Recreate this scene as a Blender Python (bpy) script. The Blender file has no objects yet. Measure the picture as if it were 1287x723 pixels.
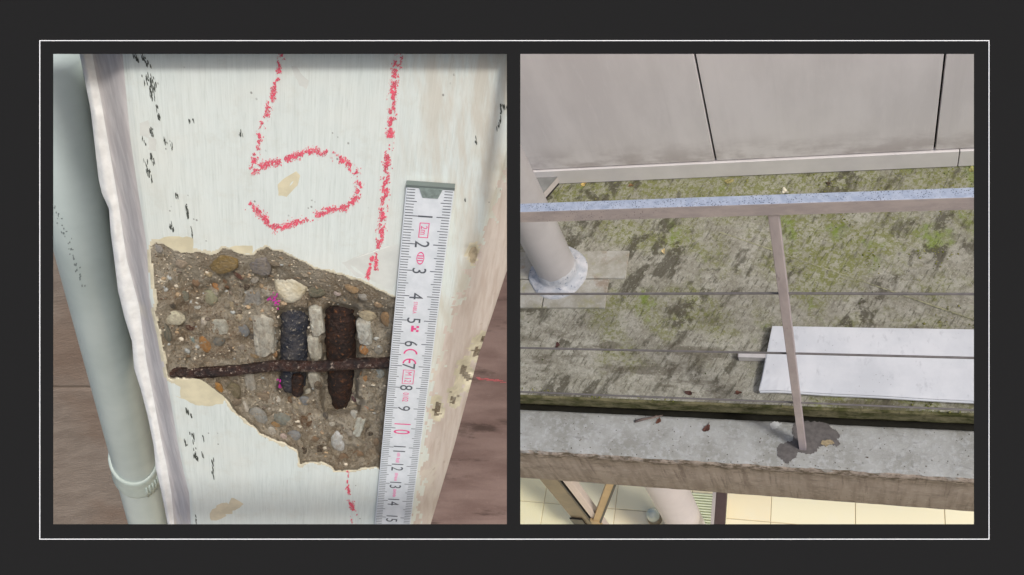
import bpy, bmesh, math, random
import numpy as np
from mathutils import Matrix, Vector

random.seed(7)
RNG = np.random.default_rng(11)
scene = bpy.context.scene
COL = scene.collection

# ------------------------------------------------------------------ camera
F = 1150.0                      # focal length in pixels of the 1287 x 723 photograph
CX, CY = 643.5, 361.5
SCALE = 1.25                    # handrail about 1.3 m above the kerb


def unit(v):
    v = np.asarray(v, float)
    return v / np.linalg.norm(v)


VERT = np.array([430.0, 718.0, F])                       # where plumb lines run to
ALONG = np.array([-(F * F + 718 * 6) / 430.0, 6.0, F])   # where the kerb lines run to
AZ = -unit(VERT)
AX = -unit(ALONG)
AY = np.cross(AZ, AX)
ROT = np.array([AX, AY, AZ])                              # camera frame (x right, y down, z ahead) -> world


def ray(px, py):
    return ROT @ np.array([px - CX, py - CY, F])


_d, _d2 = ray(1009, 563), ray(975, 258)
CAM = -(1.05 * SCALE / (-_d[2] + _d[1] / _d2[1] * _d2[2])) * _d

cam_data = bpy.data.cameras.new('camera')
cam_data.sensor_width = 36.0
cam_data.lens = 36.0 * F / 1287.0
cam_data.clip_start = 0.01
cam_data.clip_end = 500.0
cam = bpy.data.objects.new('camera', cam_data)
COL.objects.link(cam)
m = np.eye(4)
m[:3, 0] = ROT @ np.array([1, 0, 0])
m[:3, 1] = ROT @ np.array([0, -1, 0])
m[:3, 2] = ROT @ np.array([0, 0, -1])
m[:3, 3] = CAM
cam.matrix_world = Matrix(m.tolist())
scene.camera = cam

# ------------------------------------------------------------------ light
to_sun = unit(ROT @ unit([0.23, -0.15, -1.0]))
sun_elev = math.asin(to_sun[2])
world = bpy.data.worlds.new('World')
scene.world = world
world.use_nodes = True
wn = world.node_tree
sky = wn.nodes.new('ShaderNodeTexSky')
sky.sky_type = 'NISHITA'
sky.sun_disc = False
sky.sun_elevation = sun_elev
sky.sun_rotation = math.atan2(to_sun[0], to_sun[1])
sky.air_density = 1.0
sky.dust_density = 4.5
sky.ozone_density = 1.2
wn.links.new(sky.outputs[0], wn.nodes['Background'].inputs[0])
wn.nodes['Background'].inputs[1].default_value = 0.10

sun_data = bpy.data.lights.new('sun', 'SUN')
sun_data.energy = 1.8
sun_data.angle = math.radians(8)
sun_data.color = (1.0, 0.985, 0.965)
sun = bpy.data.objects.new('sun', sun_data)
COL.objects.link(sun)
sun.rotation_euler = Vector(to_sun).to_track_quat('Z', 'Y').to_euler()

scene.view_settings.view_transform = 'Standard'
scene.view_settings.look = 'None'
scene.view_settings.gamma = 1.0
scene.view_settings.use_curve_mapping = False
scene.view_settings.exposure = 0.18

# ------------------------------------------------------------------ helpers: geometry of the place


def on_z(px, py, z):
    d = ray(px, py)
    return CAM + (z - CAM[2]) / d[2] * d


def on_y(px, py, y):
    d = ray(px, py)
    return CAM + (y - CAM[1]) / d[1] * d


def link(o, parent=None):
    COL.objects.link(o)
    if parent is not None:
        o.parent = parent
    return o


def tag(o, label=None, cat=None, group=None, kind=None):
    if label: o['label'] = label
    if cat: o['category'] = cat
    if group: o['group'] = group
    if kind: o['kind'] = kind
    return o


def empty(name, matrix=None, loc=None):
    o = bpy.data.objects.new(name, None)
    o.empty_display_size = 0.05
    COL.objects.link(o)
    if matrix is not None: o.matrix_world = matrix
    if loc is not None: o.location = Vector([float(c) for c in loc])
    return o


def mesh_obj(name, verts, faces, mat, parent=None, smooth=False):
    me = bpy.data.meshes.new(name)
    me.from_pydata([tuple(map(float, v)) for v in verts], [], [tuple(map(int, f)) for f in faces])
    me.update()
    mats = mat if isinstance(mat, (list, tuple)) else [mat]
    for mm in mats: me.materials.append(mm)
    if smooth: me.shade_smooth()
    return link(bpy.data.objects.new(name, me), parent)


def bm_obj(name, bm, mat, parent=None, smooth=False):
    bmesh.ops.recalc_face_normals(bm, faces=bm.faces)
    me = bpy.data.meshes.new(name)
    bm.to_mesh(me)
    bm.free()
    me.materials.append(mat)
    if smooth: me.shade_smooth()
    return link(bpy.data.objects.new(name, me), parent)


def box_bm(x0, x1, y0, y1, z0, z1, bevel=0.0, segs=2):
    bm = bmesh.new()
    vs = [bm.verts.new((x, y, z)) for z in (z0, z1) for y in (y0, y1) for x in (x0, x1)]
    for f in ((0, 2, 3, 1), (4, 5, 7, 6), (0, 1, 5, 4), (2, 6, 7, 3), (0, 4, 6, 2), (1, 3, 7, 5)):
        bm.faces.new([vs[i] for i in f])
    if bevel > 0:
        bmesh.ops.bevel(bm, geom=list(bm.edges), offset=bevel, segments=segs, affect='EDGES', profile=0.5)
    return bm


def tube(points, radii, seg=16, caps=True):
    """verts, faces of a tube along points"""
    P = [Vector([float(c) for c in p]) for p in points]
    vs, fs = [], []
    t0 = (P[-1] - P[0]).normalized()
    ref = Vector((0, 0, 1)) if abs(t0.z) < 0.9 else Vector((1, 0, 0))
    for i, p in enumerate(P):
        t = (P[min(i + 1, len(P) - 1)] - P[max(i - 1, 0)]).normalized()
        a = t.cross(ref).normalized()
        b = t.cross(a).normalized()
        r = radii[i] if hasattr(radii, '__len__') else radii
        for k in range(seg):
            an = 2 * math.pi * k / seg
            vs.append(p + a * (r * math.cos(an)) + b * (r * math.sin(an)))
    for i in range(len(P) - 1):
        for k in range(seg):
            k2 = (k + 1) % seg
            fs.append((i * seg + k, i * seg + k2, (i + 1) * seg + k2, (i + 1) * seg + k))
    if caps:
        fs.append(tuple(range(seg))[::-1])
        fs.append(tuple((len(P) - 1) * seg + k for k in range(seg)))
    return vs, fs


_lat = {}


def vnoise(x, y, seed=0, octaves=4, gain=0.5):
    """value noise in numpy, about -1..1"""
    x = np.asarray(x, float); y = np.asarray(y, float)
    out = np.zeros(np.broadcast(x, y).shape); amp = 1.0; tot = 0.0
    for o in range(octaves):
        key = (seed, o)
        if key not in _lat: _lat[key] = np.random.default_rng(seed * 31 + o).random((128, 128)) * 2 - 1
        L = _lat[key]
        xs = x * 2 ** o + 17.3 * o; ys = y * 2 ** o + 9.1 * o
        xi = np.floor(xs).astype(int); yi = np.floor(ys).astype(int)
        fx = xs - xi; fy = ys - yi
        fx = fx * fx * (3 - 2 * fx); fy = fy * fy * (3 - 2 * fy)
        g = lambda a, b: L[(xi + a) % 128, (yi + b) % 128]
        v = (g(0, 0) * (1 - fx) + g(1, 0) * fx) * (1 - fy) + (g(0, 1) * (1 - fx) + g(1, 1) * fx) * fy
        out += amp * v; tot += amp; amp *= gain
    return out / tot


def srgb(r, g, b):
    f = lambda c: (c / 12.92 if c <= 0.04045 else ((c + 0.055) / 1.055) ** 2.4)
    return (f(r / 255), f(g / 255), f(b / 255), 1.0)


# ------------------------------------------------------------------ helpers: materials
class Mat:
    def __init__(self, name, color=(0.5, 0.5, 0.5, 1), rough=0.6, metal=0.0, spec=0.4):
        self.m = bpy.data.materials.new(name)
        self.m.use_nodes = True
        self.t = self.m.node_tree
        self.b = self.t.nodes['Principled BSDF']
        self.b.inputs['Base Color'].default_value = color
        self.b.inputs['Roughness'].default_value = rough
        self.b.inputs['Metallic'].default_value = metal
        self.b.inputs['Specular IOR Level'].default_value = spec
        self._co = None

    def new(self, t): return self.t.nodes.new(t)
    def put(self, sock, v):
        if isinstance(v, bpy.types.NodeSocket): self.t.links.new(v, sock)
        else: sock.default_value = v

    def coord(self, scale=(1, 1, 1), rot=(0, 0, 0), loc=(0, 0, 0)):
        if self._co is None: self._co = self.new('ShaderNodeTexCoord')
        src = self._co.outputs['Object']
        if rot != (0, 0, 0):
            m0 = self.new('ShaderNodeMapping')
            self.t.links.new(src, m0.inputs[0])
            m0.inputs['Rotation'].default_value = rot
            src = m0.outputs[0]
        mp = self.new('ShaderNodeMapping')
        self.t.links.new(src, mp.inputs[0])
        mp.inputs['Scale'].default_value = scale
        mp.inputs['Location'].default_value = loc
        return mp.outputs[0]

    def axis(self, i):
        if self._co is None: self._co = self.new('ShaderNodeTexCoord')
        s = self.new('ShaderNodeSeparateXYZ')
        self.t.links.new(self._co.outputs['Object'], s.inputs[0])
        return s.outputs[i]

    def noise(self, scale, detail=4, rough=0.55, vec=None, dist=0.0):
        n = self.new('ShaderNodeTexNoise')
        self.put(n.inputs['Vector'], vec if vec is not None else self.coord())
        n.inputs['Scale'].default_value = scale
        n.inputs['Detail'].default_value = detail
        n.inputs['Roughness'].default_value = rough
        n.inputs['Distortion'].default_value = dist
        return n.outputs['Fac']

    def voro(self, scale, vec=None, out='Distance', feature='F1'):
        n = self.new('ShaderNodeTexVoronoi')
        n.feature = feature
        self.put(n.inputs['Vector'], vec if vec is not None else self.coord())
        n.inputs['Scale'].default_value = scale
        return n.outputs[out]

    def ramp(self, fac, lo, hi, a=0.0, b=1.0):
        n = self.new('ShaderNodeMapRange')
        n.interpolation_type = 'SMOOTHSTEP'
        self.put(n.inputs[0], fac)
        n.inputs[1].default_value = lo; n.inputs[2].default_value = hi
        n.inputs[3].default_value = a; n.inputs[4].default_value = b
        return n.outputs[0]

    def math(self, op, a, b=0.0):
        n = self.new('ShaderNodeMath'); n.operation = op
        self.put(n.inputs[0], a); self.put(n.inputs[1], b)
        return n.outputs[0]

    def mix(self, fac, a, b):
        n = self.new('ShaderNodeMix'); n.data_type = 'RGBA'
        self.put(n.inputs[0], fac); self.put(n.inputs[6], a); self.put(n.inputs[7], b)
        return n.outputs[2]

    def color(self, c): self.put(self.b.inputs['Base Color'], c); return self
    def rough(self, v): self.put(self.b.inputs['Roughness'], v); return self

    def bump(self, h, strength=0.3, dist=0.002):
        n = self.new('ShaderNodeBump')
        n.inputs['Strength'].default_value = strength
        n.inputs['Distance'].default_value = dist
        self.put(n.inputs['Height'], h)
        self.t.links.new(n.outputs[0], self.b.inputs['Normal'])
        return self


def simple(name, rgb, rough=0.6, metal=0.0, spec=0.4, vary=0.0, scale=50.0, bump=0.0, bd=0.001):
    M = Mat(name, rgb, rough, metal, spec)
    if vary > 0:
        n = M.noise(scale, 5, 0.6)
        d = tuple(c * (1 - vary) for c in rgb[:3]) + (1,)
        u = tuple(min(1, c * (1 + vary)) for c in rgb[:3]) + (1,)
        M.color(M.mix(M.ramp(n, 0.3, 0.7), d, u))
        if bump > 0: M.bump(n, bump, bd)
    return M.m


# ================================================================== LEFT: damaged column
TH = math.radians(38)
D8 = 0.3125
Y8 = (484 - CY) / F * D8
U_ = np.array([1.0, 0, 0]); S_ = np.array([0, math.cos(TH), math.sin(TH)]); N_ = np.array([0, math.sin(TH), -math.cos(TH)])
ORI = np.array([0.0, Y8, D8])
mm_ = np.eye(4)
mm_[:3, 0] = ROT @ U_
mm_[:3, 1] = ROT @ -S_
mm_[:3, 2] = ROT @ N_
mm_[:3, 3] = CAM + ROT @ ORI
MCOL = Matrix(mm_.tolist())


def L(px, py, d=0.0):
    """column frame: x across, y up the shaft, z out of the face (z = d)"""
    px = np.asarray(px, float); py = np.asarray(py, float); d = np.asarray(d, float)
    rx = (px - CX) / F; ry = (py - CY) / F
    # point t*(rx,ry,1); (p-ORI).N = d
    nd = ry * N_[1] + N_[2]
    t = (d + ORI @ N_) / nd
    x = t * rx
    yv = (t * ry - ORI[1]) * S_[1] + (t - ORI[2]) * S_[2]
    return x, -yv, d + 0 * t


def LV(px, py, d=0.0):
    a = L(px, py, d)
    return np.array([float(a[0]), float(a[1]), float(a[2])])


def cam_to_col(p):
    q = np.asarray(p) - ORI
    return np.array([q @ U_, -(q @ S_), q @ N_])


def prof(pts):
    pts = sorted(pts, key=lambda p: p[1])
    ys = [p[1] for p in pts]; xs = [p[0] for p in pts]
    return lambda y: np.interp(y, ys, xs)


P0 = prof([(80, -40), (100, 68), (114, 139), (124, 226), (128, 243), (137, 263), (139, 292), (144, 330), (148.5, 367), (157, 401), (166, 430),
           (168.4, 463), (177, 490), (186, 525), (193, 560), (196, 590), (203, 620), (211, 660), (222, 720)])
P1 = prof([(98, -40), (116, 68), (128.5, 135), (139, 197), (149, 255), (159, 325), (175, 385), (184, 454), (191, 490), (204, 560), (210, 588), (215.5, 620), (219, 660), (230, 720)])
P2 = prof([(138, -40), (154, 68), (164, 176), (174, 243), (184.5, 309), (188, 374), (200, 423), (207, 463), (212, 490), (224, 560), (230.6, 592), (237.6, 620), (240, 660), (250, 720)])
P3 = prof([(646, -40), (646, 160), (636, 190), (622, 240), (604, 290), (585, 330), (557, 400), (535, 500), (527, 560), (514, 658), (505, 720)])
P4 = prof([(648, -40), (648, 300), (637, 340), (620, 392), (602, 445), (571, 560), (541, 660), (524, 720)])

CAV = np.array([(190, 310), (193, 303), (205, 306), (215, 312), (228, 316), (245, 317), (262, 318), (270, 318), (280, 313), (295, 316), (310, 320), (318, 320),
                (328, 312), (335, 310), (342, 313.5), (360.5, 319), (377, 326.5), (393.5, 334.7), (412, 340.5), (429, 346), (440.5, 350), (454.5, 352),
                (471, 362), (494.5, 373.5), (507, 380), (505, 450), (492, 560), (484, 592), (472.8, 589), (464, 588), (450.6, 589), (437, 590.5), (422, 591.6),
                (415, 584), (406, 580.5), (391, 580.5), (377.6, 584), (374, 573), (373, 567), (362, 560.6), (351, 554), (340, 551.8), (324, 542), (313, 532),
                (295, 517.5), (284, 502), (275, 496), (264, 487.6), (248.7, 478.7), (222, 476.5), (213, 475.4), (209, 466.6), (206.6, 442.7), (201, 414),
                (195.5, 394), (197.7, 374), (193, 354), (190, 325.4)])


def signed_dist(x, y, poly):
    """negative inside"""
    d2 = np.full(x.shape, 1e18); inside = np.zeros(x.shape, bool)
    n = len(poly)
    for i in range(n):
        ax, ay = poly[i]; bx, by = poly[(i + 1) % n]
        ex, ey = bx - ax, by - ay
        t = np.clip(((x - ax) * ex + (y - ay) * ey) / (ex * ex + ey * ey + 1e-9), 0, 1)
        d2 = np.minimum(d2, (x - ax - t * ex) ** 2 + (y - ay - t * ey) ** 2)
        c = ((ay > y) != (by > y)) & (x < ex * (y - ay) / (ey if abs(ey) > 1e-9 else 1e-9) + ax)
        inside ^= c
    d = np.sqrt(d2)
    return np.where(inside, -d, d)


def smooth01(t):
    t = np.clip(t, 0, 1)
    return t * t * (3 - 2 * t)


CHIPS = ((594, 318, 9, .002), (600, 440, 13, .0028), (585, 470, 15, .003), (549, 513, 10, .002), (608, 428, 9, .002), (630, 222, 12, .0015), (570, 500, 9, .0015))


def face_height(px, py):
    """height (m) of the column skin at a spot, with the spalled hole; returns d, signed distance, noisy sd"""
    p0, p1, p2, p3, p4 = P0(py), P1(py), P2(py), P3(py), P4(py)
    d = 0.00025 * vnoise(px / 60, py / 90, 3, 3)
    # left: shoulder, rebate side, lower white fillet
    r = smooth01((p2 - px) / np.maximum(p2 - p1, 1))
    roll = 7 * (1 - smooth01((py - 120) / 200)) + 2.0
    d = d - 0.0005 * smooth01((p2 + roll - px) / roll) - 0.0070 * r
    lo = smooth01((p1 - px) / np.maximum(p1 - p0, 1))
    d = d + 0.0016 * lo - 0.0014 * lo ** 6 + 0.0004 * vnoise(px / 9, py / 16, 5, 3) * (px < p1)
    # right: rounded worn arris and chamfer
    c = np.clip((px - p3) / np.maximum(p4 - p3, 1), 0, 1.3)
    d = d - 0.014 * c ** 1.2 - 0.0006 * smooth01((px - p3 + 10) / 20)
    d = d + (0.0003 * vnoise(px / 11, py / 26, 8, 4)) * smooth01((px - p3 + 8) / 8)
    for (hx, hy, rr, dp) in CHIPS:
        q = np.hypot(px - hx, (py - hy) * 0.7) / rr
        d = d - dp * smooth01(1.2 - q) * (1 + .5 * vnoise(px / 4, py / 4, 21, 2))
    sd = signed_dist(px, py, CAV)
    sdn = sd + 3.4 * vnoise(px / 8.0, py / 8.0, 12, 4, .62)
    depth = 0.0042 + 0.0040 * smooth01((px - 200) / 150) + 0.0012 * vnoise(px / 22, py / 22, 14, 3)
    top = smooth01((430 - py) / 70)                       # upper lip slopes in more gently
    rim = (0.30 - .24 * top) * smooth01(-sdn / 3.0) + (0.70 + .24 * top) * smooth01(-sdn / (22.0 + 26.0 * top))
    rough = 0.0019 * vnoise(px / 6.5, py / 6.5, 15, 4, .62) - 0.0016 * smooth01((vnoise(px / 13, py / 13, 18, 3) - .12) / .3) + 0.0009 * np.abs(vnoise(px / 12, py / 12, 16, 3))
    # two channels around the upright bars
    for (gx, w, y0, y1, dp) in ((370, 19, 384, 502, .0082), (428, 22, 379, 524, .0090)):
        ch = smooth01((1.25 - np.abs(px - gx + 5 * vnoise(px / 9, py / 9, 17, 3)) / w) / .45) * smooth01((py - y0) / 14) * smooth01((y1 - py) / 14)
        depth = depth + dp * ch
    d = d - rim * depth + rough * rim
    return d, sd, sdn


# ---- materials of the column
def paint_mat():
    M = Mat('white_column_paint', rough=0.5, spec=0.35)
    streak = M.noise(60, 5, 0.6, M.coord((14, .45, 6), rot=(0, 0, .155)))
    fine = M.noise(260, 4, 0.6, M.coord((8, 0.3, 4), rot=(0, 0, .155)))
    blot = M.noise(18, 4, 0.6)
    yel = M.noise(26, 5, 0.65, M.coord((1, .6, 1), loc=(3, 1, 0)))
    base = M.mix(M.ramp(streak, 0.35, 0.70), srgb(224, 231, 225), srgb(216, 223, 217))
    base = M.mix(M.ramp(fine, 0.48, 0.72, 0, .40), base, srgb(194, 203, 195))
    base = M.mix(M.ramp(M.noise(480, 3, .6, M.coord((5, .25, 4), rot=(0, 0, .155), loc=(2, 3, 1))), 0.58, 0.74, 0, .32), base, srgb(176, 184, 175))
    base = M.mix(M.ramp(M.noise(110, 6, .7, M.coord(loc=(1, 7, 2))), 0.50, 0.74, 0, .45), base, srgb(204, 205, 192))
    base = M.mix(M.ramp(blot, 0.40, 0.70, 0, 0.5), base, srgb(230, 229, 217))
    # brown weeping stains
    base = M.mix(M.ramp(yel, 0.62, 0.80, 0, 0.5), base, srgb(200, 186, 154))
    # dirtier towards the right arris
    dirty = M.math('MULTIPLY', M.ramp(M.axis(0), -0.045, -0.012), M.ramp(M.noise(40, 5, .6, M.coord((5, .8, 1))), .38, .62))
    base = M.mix(M.math('MULTIPLY', dirty, .55), base, srgb(198, 184, 162))
    speck = M.voro(430, M.coord((1, .8, 1)))
    keep = M.math('MULTIPLY', M.ramp(speck, 0.10, 0.16, 1, 0), M.ramp(M.noise(90, 2), .60, .66))
    base = M.mix(M.math('MULTIPLY', keep, .7), base, srgb(120, 118, 108))
    M.color(base)
    h = M.math('ADD', M.math('MULTIPLY', streak, .7), M.math('MULTIPLY', fine, .5))
    M.bump(M.math('ADD', h, M.math('MULTIPLY', M.noise(380, 4, .6), .5)), 0.30, 0.0004)
    return M.m


def concrete_mat():
    M = Mat('broken_concrete', rough=0.9, spec=0.2)
    a = M.noise(140, 6, .65)
    b = M.noise(1300, 4, .75)
    c = M.noise(45, 3, .6)
    base = M.mix(M.ramp(a, .32, .68), srgb(168, 153, 130), srgb(210, 199, 178))
    base = M.mix(M.ramp(c, .48, .68, 0, .55), base, srgb(156, 132, 104))
    base = M.mix(M.ramp(b, .52, .66, 0, .85), base, srgb(212, 203, 184))
    base = M.mix(M.ramp(b, .44, .35, 0, .75), base, srgb(90, 75, 58))
    M.color(base)
    M.bump(M.math('ADD', b, M.math('MULTIPLY', a, 1.5)), 1.0, .0024)
    return M.m


def side_mat():
    M = Mat('shaded_rebate_plaster', rough=0.7, spec=.3)
    s = M.noise(70, 5, .6, M.coord((10, 1, 6)))
    base = M.mix(M.ramp(s, .35, .7), srgb(194, 188, 185), srgb(214, 209, 205))  # shade on the left-facing rebate painted in as grey
    base = M.mix(M.ramp(M.noise(30, 4), .58, .72, 0, .5), base, srgb(214, 204, 180))
    M.color(base); M.bump(s, .4, .0006)
    return M.m


def chamfer_mat():
    M = Mat('worn_beige_chamfer', rough=0.7, spec=.3)
    s = M.noise(80, 5, .6, M.coord((7, .6, 4), rot=(0, 0, .1)))
    base = M.mix(M.ramp(s, .35, .7), srgb(218, 207, 197), srgb(203, 188, 176))
    base = M.mix(M.ramp(M.noise(55, 5, .6, M.coord((1.6, .8, 1))), .55, .68, 0, .8), base, srgb(222, 214, 200))
    base = M.mix(M.ramp(M.noise(120, 5, .7), .63, .74, 0, .6), base, srgb(150, 126, 102))
    M.color(base); M.bump(s, .5, .0008)
    return M.m


MAT_PAINT = paint_mat()
MAT_BROKEN = concrete_mat()
MAT_SIDE = side_mat()
MAT_CHAMFER = chamfer_mat()
MAT_RIM = simple('cream_plaster_edge', srgb(214, 206, 180), .8, vary=.12, scale=300)
MAT_FILLET = simple('white_fillet', srgb(240, 239, 234), .6, vary=.07, scale=260, bump=.35, bd=.001)

column = empty('concrete_column', MCOL)
tag(column, 'white painted concrete column with spalled hole showing rusty bars and pebbles', 'column')


def build_shaft():
    ys = np.concatenate([np.arange(42, 60, 6), np.arange(60, 292, 3.2), np.arange(292, 604, 1.45), np.arange(604, 664, 3.2), np.arange(664, 726, 10)])
    # every row: left strip (P0..x_a), cavity band, right strip (..P4); the band is kept in straight pixel columns
    rows = []
    for y in ys:
        a, b, c, e, f = float(P0(y)), float(P1(y)), float(P2(y)), float(P3(y)), float(P4(y))
        left = np.concatenate([np.linspace(a, b, 9)[:-1], np.linspace(b, c, 9)[:-1], np.linspace(c, c + 16, 8)[:-1]])
        x_in = c + 16
        # band: constant count, from x_in to 512 squeezed
        mid = np.concatenate([np.linspace(x_in, min(500.0, e - 18), 215)[:-1]])
        right = np.concatenate([np.linspace(min(500.0, e - 18), e, 16)[:-1], np.linspace(e, f, 16)])
        rows.append(np.concatenate([left, mid, right]))
    PX = np.array(rows); PY = np.repeat(ys[:, None], PX.shape[1], 1)
    d, sd, sdn = face_height(PX, PY)
    X, Yv, Z = L(PX, PY, d)
    nr, nc = PX.shape
    verts = np.stack([X, Yv, Z], -1).reshape(-1, 3)
    idx = np.arange(nr * nc).reshape(nr, nc)
    faces = np.stack([idx[:-1, :-1], idx[1:, :-1], idx[1:, 1:], idx[:-1, 1:]], -1).reshape(-1, 4)
    cxp = ((PX[:-1, :-1] + PX[1:, 1:]) / 2); cyp = ((PY[:-1, :-1] + PY[1:, 1:]) / 2)
    sn = (sdn[:-1, :-1] + sdn[1:, 1:]) / 2
    mi = np.zeros(cxp.shape, int)                              # 0 paint
    edge_n = 2.0 * vnoise(cxp / 5, cyp / 9, 31, 3)
    mi[cxp < P2(cyp) + edge_n * .8] = 2
    mi[cxp < P1(cyp) + edge_n * .5] = 5
    mi[cxp > P3(cyp) + 8 + edge_n * 7] = 3
    for (hx, hy, rr, dp) in CHIPS:
        if hx > 620: continue
        q = np.hypot(cxp - hx, (cyp - hy) * .62) / rr + .5 * vnoise(cxp / 6, cyp / 6, 35, 3)
        mi[q < .85] = 4
        mi[q < .38] = 1
    rimw = 2.0 + 2.6 * smooth01((300 - cxp) / 80) + 2.0 * vnoise(cxp / 14, cyp / 14, 33, 2)
    mi[(sn < rimw) & (cxp > P1(cyp))] = 4
    mi[sn < -0.6] = 1
    verts = list(map(tuple, verts)); faces = list(map(tuple, faces)); mis = list(mi.reshape(-1))
    # back and flanks: narrower behind, so that the shaft is a solid
    base = len(verts)
    depth = -0.085
    for j, y in enumerate(ys):
        for px in (float(P0(y)) + 6, float(P4(y)) - 6):
            verts.append(tuple(LV(px, y, depth)))
    for j in range(nr - 1):
        a0, a1 = base + 2 * j, base + 2 * (j + 1)
        faces.append((idx[j, 0], a0, a1, idx[j + 1, 0])); mis.append(5)
        faces.append((idx[j, nc - 1], idx[j + 1, nc - 1], a1 + 1, a0 + 1)); mis.append(3)
        faces.append((a0, a0 + 1, a1 + 1, a1)); mis.append(5)
    faces.append(tuple([base] + [int(i) for i in idx[0, :]] + [base + 1])[::-1]); mis.append(0)
    # lower length of the shaft, down to the court
    ring = [base + 2 * (nr - 1)] + [int(i) for i in idx[nr - 1, ::12]]
    if ring[-1] != int(idx[nr - 1, nc - 1]): ring.append(int(idx[nr - 1, nc - 1]))
    ring.append(base + 2 * (nr - 1) + 1)
    y_end = min(v[1] for v in verts) - 5.2
    low = []
    for i in ring:
        v = verts[i]
        low.append(len(verts)); verts.append((v[0], y_end, v[2]))
    for k in range(len(ring)):
        k2 = (k + 1) % len(ring)
        faces.append((ring[k], low[k], low[k2], ring[k2])); mis.append(0)
    me = bpy.data.meshes.new('shaft')
    me.from_pydata(verts, [], [tuple(int(i) for i in f) for f in faces])
    for mt in (MAT_PAINT, MAT_BROKEN, MAT_SIDE, MAT_CHAMFER, MAT_RIM, MAT_FILLET): me.materials.append(mt)
    me.polygons.foreach_set('material_index', np.array(mis, np.int32))
    me.update()
    me.shade_smooth()
    return link(bpy.data.objects.new('shaft', me), column)


build_shaft()


def hgt(px, py):
    d, _, _ = face_height(np.array([float(px)]), np.array([float(py)]))
    return float(d[0])


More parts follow.
